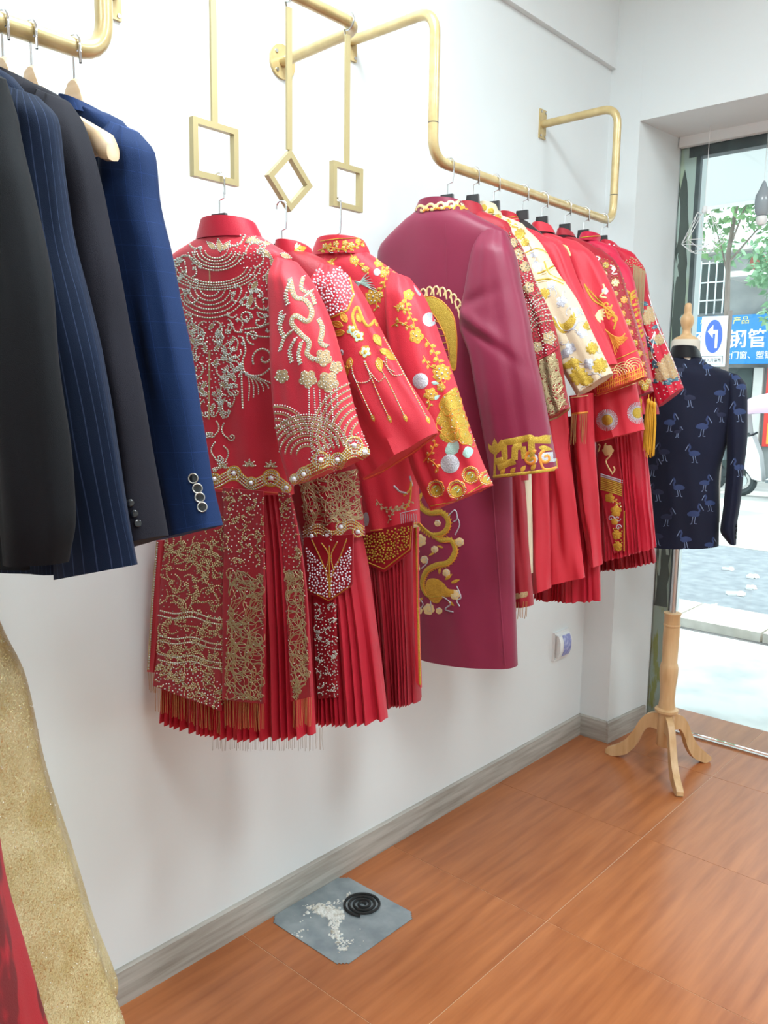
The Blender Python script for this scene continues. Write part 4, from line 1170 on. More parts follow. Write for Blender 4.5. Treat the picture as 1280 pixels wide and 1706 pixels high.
for (x, y) in scatter([(525, 1005), (560, 1005), (564, 1158), (532, 1160)], 5, 36, 900): k['bead'].bead(x, y, 1.2)
k['red_deep'].cord([(562, 1000), (566, 1160)], 3, .5); k.build(S2, NM)

# ---- J3
k = Kit(j3b)
for (P, sd_) in (([(470, 190), (500, 235), (560, 280)], 1), ([(650, 280), (640, 350), (610, 400), (600, 470)], 2), ([(600, 215), (640, 260), (690, 300)], 3), ([(400, 210), (370, 240), (350, 250)], 4)):
    k.branch(c6(smooth(P)), 'gold_thread', 'bead', 1.8, 9, 6, .6, sd_)
for (x, y, R_) in ((490, 225, 24), (365, 245, 24), (610, 240, 22), (585, 410, 44), (620, 400, 20), (545, 270, 18), (640, 290, 20), (560, 600, 40), (690, 720, 30), (760, 690, 22)): k.blossom(*c6([(x, y)])[0], R_ * .33, 'gold_thread', 'bead', 5 if R_ < 40 else 8, x * .1)
k['silver_thread'].fill(arc(*c6([(605, 285)])[0], 6, 0, 350), 1, 3); 
for i in range(7):
    P = c6(bez((520, 340), (540 + i * 6, 300 + i * 12), (560 + i * 8, 290 + i * 16))); k['mint_thread'].cord(P, 3.4, .3, 2.5, True)
for i in range(6):
    P = c6(bez((520, 340), (500, 330 + i * 6), (480 + i * 4, 330 + i * 12))); k['mint_thread'].cord(P, 3, .3, 2.5, True)
k.branch(c6(smooth([(740, 680), (765, 740), (770, 790)])), 'gold_thread', 'bead', 1.6, 8, 6, .6, 5)
for (P, sd_) in (([(600, 1440), (650, 1490), (740, 1480)], 6), ([(660, 1560), (690, 1500), (780, 1450)], 7)): k.branch(c6(smooth(P)), 'tan_cord', 'bead', 1.5, 7, 5, .6, sd_)
k['gold_thread'].cord(c6(smooth([(740, 1420), (770, 1390), (780, 1340), (770, 1450), (740, 1490)])), 3.2, .3); k['silver_thread'].cord(c6([(690, 1370), (720, 1400), (760, 1410)]), 3.5, .3); k['silver_thread'].cord(c6([(770, 1320), (785, 1370)]), 3.5, .3)
for i in range(8): k['silver_thread'].cord(c6([(725 + i * 11, 1510 + i % 2 * 4), (728 + i * 11, 1562)]), 1.1, .4)
k['silver_thread'].cord(c6([(720, 1510), (810, 1490)]), 1.4, .4); k['silver_thread'].fill(arc(*c6([(550, 1540)])[0], 5, 0, 350, 12), .8, 3)
k['gold_thread'].cord([(618, 884), (660, 880), (697, 870)], 1.6, .5)
k.build(J3, NM)
k = Kit(j3s)
k.branch(c6(smooth([(750, 400), (760, 480), (790, 540), (800, 590)])), 'gold_thread', 'bead', 1.8, 10, 7, .6, 8)
k.branch(c6(smooth([(680, 560), (720, 540), (770, 565)])), 'gold_thread', 'bead', 1.8, 9, 6, .6, 9)
k.branch(c6(smooth([(690, 460), (730, 470), (760, 480)])), 'gold_thread', 'bead', 1.8, 9, 6, .6, 10)
k.branch(c6(smooth([(850, 620), (890, 680), (920, 740), (935, 800)])), 'gold_thread', 'bead', 1.8, 11, 7, .6, 11)
k.branch(c6(smooth([(840, 710), (870, 760), (910, 780)])), 'gold_thread', 'bead', 1.8, 9, 6, .6, 12)
k.branch(c6(smooth([(850, 880), (870, 960), (850, 1010)])), 'gold_thread', 'bead', 1.8, 9, 6, .6, 13)
k.branch(c6(smooth([(840, 1250), (880, 1200), (900, 1150)])), 'orange_gold', 'bead', 1.8, 9, 6, .6, 14)
k.branch(c6(smooth([(850, 1230), (890, 1250), (915, 1280)])), 'orange_gold', 'bead', 1.8, 9, 6, .6, 15)
for (x, y, R_, n_) in ((805, 610, 40, 5), (765, 400, 30, 5), (935, 800, 52, 9), (880, 905, 34, 5), (930, 870, 24, 5), (725, 460, 22, 5)): k.blossom(*c6([(x, y)])[0], R_ * .33, 'gold_thread', 'bead', n_, x * .1)
for (x, y, R_) in ((872, 525, 36), (826, 838, 40), (976, 1258, 48)):
    X, Y = c6([(x, y)])[0]; k['silver_thread'].fill(arc(X, Y, R_ * .33, 0, 350), 1.2, 4)
    for q in scatter(arc(X, Y, R_ * .28, 0, 350), 5, int(x), 60): k['bead'].bead(q[0], q[1], 1.0)
k['silver_thread'].fill(c6([(790, 350), (830, 400), (820, 410), (795, 375)]), .6, 4)
peo = c6(smooth([(925, 940), (960, 900), (1010, 870), (1030, 940), (1060, 1000), (1085, 1080), (1105, 1170), (1060, 1160), (1010, 1140), (960, 1150), (920, 1120), (935, 1080), (905, 1040), (925, 990)], 5, True))
k['gold_sequin'].fill(peo, 2.0, 5)
for (x, y, R_) in ((980, 960, 60), (1030, 1030, 60), (960, 1060, 55), (1050, 1110, 50), (990, 1110, 40)): k['orange_gold'].cord(c6(flower(x, y, R_, 5, .2, y * .1)), 2.2, .6); k['orange_gold'].cord(c6(flower(x, y, R_ * .5, 5, .25, y * .1)), 1.8, .6)
for q in scatter(peo, 9, 41, 300): k['bead'].bead(q[0], q[1], 1.2)
for P in (c6(smooth([(950, 1190), (980, 1140), (1020, 1150), (1015, 1200), (970, 1215)], 5, True)), c6(smooth([(1040, 1210), (1060, 1170), (1095, 1190), (1070, 1230)], 5, True)), leaf(*c6([(880, 845)])[0], 14, 10, .5), leaf(*c6([(890, 930)])[0], 13, -30, .6)):
    k['mint_thread'].fill(P, 1.2, 4)
    for q in scatter(P, 6, 43, 60): k['bead'].bead(q[0], q[1], .9)
for (x, y, R_) in ((905, 1385, 44), (1010, 1390, 48), (1080, 1315, 44), (1160, 1330, 36)):
    X, Y = c6([(x, y)])[0]
    k['orange_gold'].cord(flower(X, Y, R_ * .33, 8, .15), 2.4, .4); k['gold_sequin'].fill(arc(X, Y + 2, R_ * .2, 0, 350), 1, 4); k['gold_thread'].cord(arc(X, Y, R_ * .25, 0, 360), 2, .4); k['bead'].beads(arc(X, Y, R_ * .3, 0, 360), 3.6, 1.1)
    for a in range(0, 360, 60): k['mint_thread'].bead(X + 4 * math.cos(a), Y + 4 * math.sin(a), 1.4)
k['gold_thread'].cord([(718, 843), (760, 835), (815, 800)], 1.6, .4); k['piping'].cord([(722, 848), (765, 840), (817, 808)], 2.6, .5)
k.build(J3, NM)
k = Kit(j3c)
k.branch(smooth([(530, 418), (550, 412), (575, 416), (606, 405)]), 'gold_thread', 'bead', 1.6, 9, 5, .65, 16)
for (x, y) in ((542, 410), (560, 406), (585, 408), (597, 402), (552, 421), (575, 405)): k.blossom(x, y, 5.5, 'gold_thread', 'bead', 5)
k['gold_thread'].cord([(534, 402), (560, 398), (603, 396)], 1.6, .5); k.build(J3, NM)
k = Kit(s3p)
for (x, y) in scatter([(606, 892), (682, 876), (680, 912), (640, 940), (610, 930)], 3.6, 45, 2500): k['gold_sequin'].bead(x, y, 1.9)
k['gold_thread'].cord([(606, 934), (640, 948), (683, 915), (686, 876)], 2, .5); k['red_deep'].cord([(662, 880), (660, 925)], 4, .4); k.build(S3, NM)
k = Kit(s3e); k['gold_thread'].cord([(694, 880), (696, 1000), (700, 1140)], 4, .4); k['gold_sequin'].beads([(694, 880), (696, 1000), (700, 1140)], 3.5, 1.6); k.build(S3, NM)

# ---- R1 burgundy coat
k = Kit(r1b)
tail = c7(smooth([(168, 405), (205, 400), (245, 420), (278, 465), (290, 530), (290, 600), (285, 650), (270, 640), (262, 580), (245, 520), (215, 465), (185, 440), (165, 425)], 6, True))
k['gold_sequin'].fill(tail, 1.6, 5)
k['orange_gold'].cord(tail + [tail[0]], 2, .4)
for i in range(9):
    a = -115 + i * 14
    X, Y = 214 + 92 * math.cos(math.radians(a)), 470 + 92 * math.sin(math.radians(a))
    k['pale_gold'].cord(c7(smooth([(X - 9 + i, Y + 18), (X - 8, Y - 6), (X + 2, Y - 14), (X + 10, Y - 2), (X + 4, Y + 14)])), 3, .3)
for i in range(8): k['gold_thread'].cord(c7(arc(225 + i * 5, 440 + i * 24, 22, 20, 150)), 1.4, .5)
body = smooth([(150, 1085), (165, 1120), (195, 1140), (240, 1140), (262, 1170), (248, 1205), (210, 1215), (180, 1195), (158, 1170)])
body2 = smooth([(205, 1215), (235, 1235), (270, 1235), (285, 1270), (262, 1310), (220, 1320), (185, 1340), (170, 1385), (190, 1425), (235, 1425)])
for P in (body, body2):
    P = c7(P); k['gold_sequin'].cord(P, 10, .12, 2.5, 'mid'); k['orange_gold'].cord([(x + 3.5, y + 2.5) for x, y in P], 1.8, .5)
    Q = resample(P, 4.5)
    for i in range(1, len(Q)):
        d = Q[i] - Q[i - 1]; d = d / (np.linalg.norm(d) + 1e-9); k['gold_thread'].fill(leaf(Q[i][0], Q[i][1], 8, math.degrees(math.atan2(d[1], d[0])) - 115, .5), .6, 2.2)
for (x, y, r_) in ((225, 1175, 12), (150, 1195, 16), (215, 1265, 13), (150, 1330, 16), (255, 1345, 14), (140, 1150, 14), (230, 1475, 12), (165, 1235, 22), (300, 1240, 16), (180, 1300, 14), (285, 1420, 18), (195, 1470, 20), (150, 1270, 14), (160, 1475, 14)):
    k['pale_gold'].fill(flower(*c7([(x, y)])[0], r_ * .5, 6, .2, x), 1.2, 3); k['silver_thread'].cord(c7(spiral(x, y, r_ * .8, x, 1.2)), 1.6, .5)
for P in ([(262, 1150), (285, 1130), (292, 1160), (280, 1170)], [(285, 1215), (300, 1180), (290, 1150)], [(170, 1330), (190, 1310), (185, 1290)], [(240, 1425), (270, 1450), (250, 1470), (280, 1480)], [(290, 1390), (305, 1430), (290, 1440), (300, 1460)], [(150, 1420), (175, 1450), (165, 1470)], [(200, 1440), (205, 1480)]):
    k['silver_thread'].cord(c7(smooth(P)), 2.2, .4)
head = c7(smooth([(190, 1370), (220, 1365), (245, 1380), (262, 1400), (290, 1405), (280, 1425), (245, 1430), (225, 1450), (200, 1440), (185, 1410)], 5, True)); k['gold_thread'].fill(head, 1.5, 4)
for (x, y, l, a) in ((165, 1320, 34, 200), (160, 1350, 30, 170), (250, 1370, 34, 320), (270, 1380, 34, 340), (230, 1350, 30, 280), (165, 1400, 34, 160), (175, 1430, 34, 140), (260, 1440, 30, 40), (150, 1110, 40, 250), (160, 1100, 36, 290), (245, 1260, 24, 200), (215, 1275, 24, 150)): k['gold_thread'].fill(leaf(*c7([(x, y)])[0], l * .4864, a, .35), 1, 3)
k.build(R1, NM)
k = Kit(r1b); k['burgundy'].cord([(742, 372), (745, 480), (750, 600), (752, 700)], 1.6, .35); k['burgundy'].cord(c7([(410, 1020), (430, 1300), (455, 1662)]), 3, .5); k.build(R1, {'burgundy': 'seam'})
k = Kit(r1s)
W_ = 11
for P in ([(424, 965), (455, 958), (452, 900), (545, 882), (548, 955), (530, 958)], [(488, 958), (490, 915), (515, 910)], [(432, 985), (470, 968), (492, 962)], [(545, 890), (610, 892)], [(520, 912), (522, 955)]):
    k['gold_sequin'].cord(c7(P), W_, .1, 2.0)
for P in ([(416, 1016), (470, 1010), (560, 1000), (625, 990)],): k['gold_sequin'].cord(c7(P), 5, .2, 2.5)
for (x, y) in ((440, 1000), (475, 996), (510, 990), (545, 985)): k['gold_thread'].fill(leaf(*c7([(x, y + 8)])[0], 13, -50, .6), 1, 3)
k['gold_sequin'].cord(c7([(420, 1016), (422, 940)]), 6, .15)
for (x, y, l, a) in ((425, 945, 62, -95), (420, 940, 44, -120), (432, 935, 50, -75), (560, 895, 60, -20), (570, 915, 50, 10)): k['gold_sequin'].fill(leaf(*c7([(x, y)])[0], l * .4864, a, .38), 1, 3)
for (x, y, r_, a0, tn) in ((548, 955, 28, -60, -1.2), (596, 950, 24, -100, -1.2)): k['orange_gold'].cord(c7(spiral(x, y, r_, a0, tn)), 5.5, .25)
k['silver_thread'].fill(arc(*c7([(550, 955)])[0], 9, 0, 350), .8, 3); k['silver_thread'].fill(c7([(570, 935), (630, 930), (630, 965), (575, 968)]), .5, 4)
k['orange_gold'].cord(c7(smooth([(575, 955), (590, 990), (632, 985)])), 4, .3)
k['gold_sequin'].cord(c7([(625, 890), (634, 985)]), 3, .3)
k.build(R1, NM)
k = Kit(r1c)
for i in range(5):
    x = 702 + i * 17; y = 352 - i * 2.4
    k['pale_gold'].cord(spiral(x, y - 3, 8.5, 160, 1.05), 4.4, .25); k['orange_gold'].cord(spiral(x + 8, y + 3, 7.5, -20, -1.0), 4.0, .25); k['gold_thread'].fill(leaf(x - 3, y + 7, 15, -50, .5), .8, 3); k['pale_gold'].fill(leaf(x + 6, y - 10, 11, 60, .5), .8, 3)
k.build(R1, NM)

# ---- R2 smoky beads and mesh cuff
k = Kit(r2s)
reg = c8([(235, 300), (300, 380), (400, 620), (470, 800), (515, 960), (395, 1030), (330, 760), (280, 500), (240, 400)])
for (x, y) in scatter(reg, 3.8, 51, 5000): k['bead_dark' if noise.noise(Vector((x * .04, y * .04, 0))) > -.1 else 'bead'].bead(x, y, 1.35)
for r_ in range(6): P = c8(arc(470, 720 + r_ * 34, 110, 190, 300, 80)); k['tan_cord'].cord(P, 1.6, .3); k['bead'].beads(P, 4, 1.2)
for (x, y, R_) in ((290, 430, 40), (330, 500, 36), (260, 360, 30), (350, 620, 36), (470, 910, 44), (400, 960, 34)): k.blossom(*c8([(x, y)])[0], R_ * .28, 'tan_cord', 'bead', 5, x)
qm = c8([(400, 1040), (505, 985), (580, 1300), (460, 1384)])
for ln in netting(qm, 44, 53): k['antique'].cord(ln, 1.2, .7, 3.0)
k['tan_cord'].cord([(908, 702), (930, 694), (949, 679)], 5, .4); k['red_deep'].cord(c8([(395, 1040), (460, 1010), (520, 965)]), 3, .5)
k.build(R2, NM)
# ---- R3 cream jacket
k = Kit(r3s)
reg = c8([(300, 300), (400, 360), (600, 660), (820, 1100), (640, 1220), (540, 1080), (420, 680)])
for i, (x, y, R_) in enumerate(((300, 310, 40), (330, 360, 30), (440, 655, 40), (690, 840, 34), (715, 970, 44), (760, 1070, 56), (640, 1130, 66), (610, 1055, 40), (690, 1160, 44))): k['gold_sequin'].fill(flower(*c8([(x, y)])[0], R_ * .25, 9, .3, i), 1.5, 2.5); k['pale_gold'].cord(flower(*c8([(x, y)])[0], R_ * .16, 5, .3, i), 1.2, .5)
for i, (x, y, R_) in enumerate(((540, 700, 34), (380, 420, 30), (400, 500, 34), (660, 880, 34), (590, 970, 36), (700, 1060, 34), (480, 600, 30), (560, 1000, 30), (340, 400, 24), (620, 760, 30))): k['silver_thread'].fill(flower(*c8([(x, y)])[0], R_ * .29, 5, .35, i), 1.2, 3.5)
for P in ([(330, 420), (400, 395), (450, 420)], [(440, 470), (470, 540), (550, 580)], [(390, 580), (470, 570), (550, 600)], [(520, 480), (450, 520), (400, 540)]): k['gold_sequin'].cord(c8(smooth(P)), 3, .4); k['pale_gold'].cord([(x + 3, y + 3) for x, y in c8(smooth(P))], 1.8, .4)
k['gold_sequin'].fill(c8(smooth([(470, 790), (510, 800), (540, 830), (580, 800), (610, 755), (625, 790), (600, 850), (550, 885), (510, 850)], 5, True)), 1.5, 3.5); k['silver_thread'].cord(c8(smooth([(500, 790), (540, 860), (600, 860), (640, 800)])), 3.5, .3)
k['gold_sequin'].fill(c8(smooth([(530, 1080), (590, 1040), (660, 1050), (610, 1080), (560, 1090)], 5, True)), 1.5, 3.5)
for i, (x, y) in enumerate(scatter(reg, 13, 55, 300)): k['silver_thread'].cord(scroll(x, y, i * 67 % 360, 12, 1 if i % 2 else -1), 1.4, .4)
k.build(R3, NM)
k = Kit(r3b, r3c)
for (x, y, R_) in ((806, 346, 6), (818, 352, 6), (830, 362, 6), (846, 372, 7), (858, 378, 6)): k['gold_sequin'].fill(flower(x, y, R_, 5, .2), 1.4, 3)
k['silver_thread'].cord([(800, 354), (835, 366), (868, 380)], 2, .4); k.build(R3, NM)
# ---- R4 a little braid at the collar
k = Kit(r4c); k['gold_thread'].cord([(834, 364), (850, 362), (866, 360)], 1.6, .5); k['pale_gold'].cord([(834, 368), (850, 366), (867, 364)], 1.2, .5); k.build(R4, NM)
# ---- R5 phoenix
k = Kit(r5s)
for i in range(9):
    k['gold_thread'].cord(c8(bez((790, 720), (735 - i * 3, 690 - i * 3), (672 + i * 13, 600 + i * 12))), 2.4, .4, 2.5, True)
k['gold_thread'].cord(c8(smooth([(670, 600), (720, 690), (800, 740), (850, 800), (840, 860)])), 3, .4)
for i in range(4): k['orange_gold'].cord(c8(spiral(800 + i * 14, 720 + i * 28, 30, i * 60, 1.1)), 3, .4)
for i in range(6): k['pale_gold'].fill(leaf(*c8([(740, 770)])[0], 18, -30 + i * 24, .35), .8, 3)
for i in range(8):
    k['orange_gold'].cord(c8(bez((790, 860), (830 + i * 6, 900 + i * 6), (850 + i * 8, 1010 - i * 18))), 2.0, .4)
    k['orange_gold'].cord(c8(arc(880 + i * 2, 960, 14 + i * 6, 150 + i * 8, 300)), 1.3, .5)
for P in ([(540, 375), (570, 390), (590, 440)], [(680, 395), (720, 380), (750, 400)], [(730, 420), (760, 440), (750, 460)]): k['pale_gold'].cord(c8(smooth(P)), 4, .3)
k['pale_gold'].cord(c8(smooth([(780, 600), (790, 640), (760, 670), (800, 680)])), 3.2, .4); k['silver_thread'].fill(flower(*c8([(790, 640)])[0], 6, 5), 1, 3)
k['gold_thread'].cord(c8([(850, 1035), (900, 1015), (985, 975)]), 1.6, .5)
for i in range(26):
    x = 745 + i * 10.6; y = 1215 - i * 3.6
    k['orange_gold'].cord(c8([(x, y - 30 - 22 * (i % 3)), (x + 3, y + 10)]), 1.5, .5)
for rr in (0, 26, 52): k['orange_gold'].cord(c8([(745 + rr * .3, 1232 - rr), (880, 1185 - rr), (1015, 1130 - rr)]), 1.8, .5)
for (x, y) in ((900, 1110), (960, 1085), (850, 1130)):
    for r_ in (18, 32, 46, 60): k['pale_gold'].cord(c8(arc(x, y, r_, 190, 350)), 1.3, .5)
k['piping'].cord(c8([(742, 1242), (880, 1195), (1025, 1132)]), 2, .5)
k.build(R5, NM)
k = Kit(r5b)
for (x, y) in ((1012, 700), (1063, 688)):
    for a in range(0, 360, 9): k['silver_thread'].cord([(x + 9 * math.cos(math.radians(a)), y + 9 * math.sin(math.radians(a))), (x + 18 * math.cos(math.radians(a)), y + 18 * math.sin(math.radians(a)))], 1.3, .5, 3)
    k['gold_sequin'].fill(arc(x, y, 9, 0, 350), 1.6, 3.5); k['silver_thread'].cord(arc(x, y, 10, 0, 360), 1.6, .5)
k['pale_gold'].cord([(976, 662), (1010, 655), (1060, 638)], 1.4, .5); k.build(R5, NM)
# ---- R6 beads and tassels
k = Kit(r6s)
for i, (x, y, R_, c) in enumerate(((795, 490, 28, 'gold_sequin'), (790, 540, 22, 'pale_gold'), (850, 590, 34, 'pale_gold'), (820, 630, 28, 'silver_thread'), (852, 655, 24, 'gold_thread'), (840, 510, 20, 'white_thread'), (870, 720, 26, 'gold_sequin'), (900, 690, 30, 'orange_gold'), (890, 770, 30, 'orange_gold'), (920, 820, 30, 'gold_sequin'), (935, 880, 28, 'orange_gold'), (960, 940, 30, 'gold_sequin'), (985, 1000, 30, 'gold_thread'), (1000, 1060, 28, 'orange_gold'), (1015, 1120, 28, 'gold_thread'), (1020, 1190, 36, 'gold_sequin'), (1040, 1160, 26, 'gold_thread'), (1000, 1170, 28, 'gold_thread'))): k.blossom(*c8([(x, y)])[0], R_ * .21, c, 'bead', 7, i)
for (x, y) in scatter(c8([(740, 430), (880, 500), (960, 800), (1060, 1200), (985, 1180), (900, 860), (820, 680)]), 4.4, 57, 2000): k['copper'].bead(x, y, 1.2)
k['white_thread'].cord(c8(smooth([(820, 490), (850, 510), (830, 540), (860, 540)])), 2.2, .5); k['white_thread'].cord(c8(smooth([(740, 440), (760, 450), (745, 465)])), 2.2, .5)
k.build(R6, NM)
m_tas = MB()
def tassel(x, y, ln, pl_, w_=.009, seed=0):
    rng = random.Random(seed); p = pl_.at(x, y); m_ = MB()
    m_.sweep([p + np.array((0, 0, .012)), p], .0012, 6)
    m_.sweep([p, p + np.array((0, 0, -.004)), p + np.array((0, 0, -.014)), p + np.array((0, 0, -.018))], [.003, .0062, .0058, .0045], 10)
    for i in range(22):
        a = rng.uniform(0, 6.28); rr = w_ * math.sqrt(rng.random()); l_ = ln * rng.uniform(.85, 1.05)
        m_.sweep([p + np.array((math.cos(a) * rr * .5, math.sin(a) * rr * .5, -.016)), p + np.array((math.cos(a) * rr, math.sin(a) * rr, -l_ * .4)), p + np.array((math.cos(a) * rr, math.sin(a) * rr, -l_))], .0016, 4)
    return m_.build('tassel', M['gold_tassel'], R6)
M['gold_tassel'] = cloth('yellow_silk_tassel', (214, 160, 40), (196, 140, 28), .45)
PT = PR6.moved(.07)
for i, (x, y, ln_) in enumerate(((1081, 664, .15), (1086, 668, .165), (1091, 670, .16), (1067, 664, .09))): tassel(x, y, ln_, PT, .008, i)
PT2 = PR6.moved(.0)
for i, (x, y, ln_) in enumerate(((1036, 722, .07), (1043, 722, .08), (1054, 714, .05), (1061, 714, .05), (1068, 712, .055))): tassel(x, y, ln_, PT2, .008, i + 9)
# ---- R7 gold tree
k = Kit(r7s)
k['gold_thread'].cord(c8(smooth([(935, 650), (945, 760), (965, 880), (960, 960), (990, 1060), (1010, 1120)])), 3.4, .4)
rng = random.Random(3)
for i in range(15):
    y = 660 + i * 32; x = 937 + i * 5
    for sg in (-1, 1):
        a = -90 + sg * rng.uniform(35, 70); k['gold_thread'].fill(leaf(*c8([(x, y)])[0], rng.uniform(9, 15), a, .42), 1, 2.6)
    if i % 2: k['gold_thread'].cord(c8(spiral(x + 26, y, 20, 180, 1.1)), 2.2, .4)
k.build(R7, NM)
k = Kit(r7c); k['gold_thread'].cord([(968, 396), (984, 394), (1000, 393)], 1.6, .5); k.build(R7, NM)
# ---- R8 epaulette and leaves
k = Kit(r8s)
for (x, y) in scatter(c8([(820, 405), (900, 425), (975, 465), (1010, 510), (1020, 540), (960, 520), (900, 470)]), 3.0, 61, 1500): k['antique'].bead(x, y, 1.3)
for i, (x, y, R_) in enumerate(((1060, 770, 56), (1030, 800, 44), (1100, 920, 40), (1140, 1090, 70), (1160, 1040, 50), (1040, 1010, 34), (1180, 1120, 40), (1110, 1130, 40))): k['tan_cord'].fill(flower(*c8([(x, y)])[0], R_ * .26, 9, .3, i), 1.6, 2.5); k['antique'].cord(flower(*c8([(x, y)])[0], R_ * .16, 5, .3, i), 1.2, .5)
for i, (x, y, a, l) in enumerate(((1040, 720, 200, 50), (1050, 725, -20, 40), (1090, 850, 20, 50), (1100, 840, 160, 46), (1040, 900, 120, 60), (1050, 920, 30, 50), (1060, 960, 200, 50), (1080, 1030, 100, 60), (1070, 1060, 40, 50), (1100, 1160, 180, 50), (1120, 1165, 10, 56), (1180, 1150, -10, 54), (1190, 1160, 200, 50), (1010, 770, 250, 50), (1070, 1000, 250, 44))): k['teal_thread'].fill(leaf(*c8([(x, y)])[0], l * .29, a, .55), 1.2, 3); k['mint_thread'].cord([c8([(x, y)])[0], leaf(*c8([(x, y)])[0], l * .29, a)[6]], 1.2, .5)
k['white_thread'].cord(c8(smooth([(1010, 850), (1050, 930), (1080, 870), (1060, 1000), (1090, 1050)])), 1.6, .5)
for (x, y) in scatter(c8([(1000, 740), (1060, 720), (1150, 960), (1235, 1180), (1110, 1270), (1050, 1100), (1000, 900)]), 6.0, 63, 900): k['bead'].bead(x, y, 1.15)
k['white_thread'].cord(c8(smooth([(1040, 660), (1090, 830), (1150, 970), (1200, 1090)])), 1.6, .5)
k.build(R8, NM)
k = Kit(r8c)
for (x, y) in ((1008, 408), (1016, 408), (1024, 410)): k['white_thread'].cord(spiral(x, y, 3.6, 90, .9), 1.8, .5)
k.build(R8, NM)
fringe((1056, 440), (1076, 452), 30, PR8.moved(.085), .19, .0007, 7, .05).build('epaulette_fringe', M['antique'], R8, kind='stuff')
# ---- fringes and the gold panel of the far skirts
fringe((853, 1004), (880, 1002), 9, PK1.moved(.032), .045, .0009, 11).build('chain_fringe', M['copper'], K1, kind='stuff')
k = Kit(k1); k['tan_cord'].fill([(852, 990), (880, 985), (879, 994), (853, 1000)], .8, 4); k.build(K1, NM)
fringe((952, 690), (979, 688), 14, PK6.moved(.034), .085, .0008, 12, .1).build('chain_fringe', M['copper'], K6, kind='stuff')
k = Kit(k6); k['orange_gold'].cord([(951, 690), (980, 687)], 3.4, .4); k['pale_gold'].cord([(950, 663), (980, 659)], 1.6, .5); k.build(K6, NM)
k = Kit(k7p)
k['gold_thread'].cord([(1040, 800), (1040, 918)], 2.4, .4); k['gold_thread'].cord(ck([(775, 440), (800, 560), (830, 640)]), 2, .5)
for P in ([(690, 480), (680, 520), (720, 560), (690, 600), (710, 650), (730, 680)], [(740, 640), (750, 660), (730, 690)], [(640, 490), (650, 500), (630, 560)]): k['pale_gold'].cord(ck(smooth(P)), 2.4, .4)
k['pale_gold'].fill(flower(*ck([(705, 530)])[0], 10, 6), 1.4, 3)
for i in range(9): k['silver_thread' if i < 2 else 'gold_sequin'].cord(ck(bez((655, 690 + i * 13), (720, 710 + i * 12), (800, 735 + i * 13))), 2.2, .4)
for (x, y, R_) in ((715, 850, 34), (760, 940, 40), (750, 1010, 26), (765, 1100, 34), (770, 1180, 34)): k['gold_thread'].fill(flower(*ck([(x, y)])[0], R_ * .25, 5, .3, x), 1.4, 3)
k.branch(ck(smooth([(720, 860), (760, 880), (790, 900)])), 'gold_thread', 'bead', 1.5, 6, 4, .6, 71)
for (x, y, tn) in ((770, 990, 1), (725, 990, -1), (775, 1050, -1)): k['silver_thread'].cord(ck(spiral(x, y, 22, 0, tn * 1.2)), 1.6, .5)
for (x, y) in scatter(ck([(740, 1060), (800, 1050), (805, 1210), (760, 1210)]), 3.6, 73, 500): k['gold_sequin'].bead(x, y, 1.3)
k.build(K7, NM)

# ================================================================== gowns at the lower left
def glitter(name, c, c2):
    m_ = bpy.data.materials.new(name); m_.use_nodes = True
    N = m_.node_tree.nodes; L = m_.node_tree.links; b = N['Principled BSDF']
    tc = N.new('ShaderNodeTexCoord')
    vo = N.new('ShaderNodeTexVoronoi'); vo.inputs['Scale'].default_value = 620; L.new(tc.outputs['Object'], vo.inputs['Vector'])
    nz = N.new('ShaderNodeTexNoise'); nz.inputs['Scale'].default_value = 14; nz.inputs['Detail'].default_value = 5; L.new(tc.outputs['Object'], nz.inputs['Vector'])
    cr = N.new('ShaderNodeValToRGB'); cr.color_ramp.elements[0].color = (*c, 1); cr.color_ramp.elements[1].color = (*c2, 1); cr.color_ramp.elements[0].position = .35; cr.color_ramp.elements[1].position = .65
    L.new(nz.outputs['Fac'], cr.inputs[0]); L.new(cr.outputs[0], b.inputs['Base Color'])
    sp = N.new('ShaderNodeSeparateColor'); L.new(vo.outputs['Color'], sp.inputs[0])
    gt = N.new('ShaderNodeMath'); gt.operation = 'GREATER_THAN'; gt.inputs[1].default_value = .86; L.new(sp.outputs[0], gt.inputs[0])
    L.new(gt.outputs[0], b.inputs['Metallic'])
    b.inputs['Roughness'].default_value = .3
    sb = N.new('ShaderNodeVectorMath'); sb.operation = 'SUBTRACT'; sb.inputs[1].default_value = (.5, .5, .5); L.new(vo.outputs['Color'], sb.inputs[0])
    sl = N.new('ShaderNodeVectorMath'); sl.operation = 'SCALE'; sl.inputs['Scale'].default_value = .6; L.new(sb.outputs[0], sl.inputs[0])
    ge = N.new('ShaderNodeNewGeometry'); ad = N.new('ShaderNodeVectorMath'); ad.operation = 'ADD'; L.new(ge.outputs['Normal'], ad.inputs[0]); L.new(sl.outputs[0], ad.inputs[1])
    no = N.new('ShaderNodeVectorMath'); no.operation = 'NORMALIZE'; L.new(ad.outputs[0], no.inputs[0]); L.new(no.outputs[0], b.inputs['Normal'])
    return m_
M['gold_glitter'] = glitter('gold_glitter_tulle', srgb(206, 190, 144), srgb(182, 160, 106))
M['linen'] = cloth('beige_linen', (222, 214, 200), (210, 200, 186), .8)
M['sequin_sparkle'] = mat('sparkle_white_sequin', srgb(255, 250, 232), .15, .2)  # near-white base colour paints the glints onto the gown
M['gold_tulle'] = cloth('gold_tulle', (216, 192, 140), (200, 172, 116), .6)
M['red_brocade'] = mat('red_leaf_brocade', srgb(160, 20, 38), .55, col2=srgb(104, 10, 24), nscale=13, stretch=(1.5, 1.5, .8), detail=2.5, lo=.5, hi=.56, bump=.2, bscale=600)


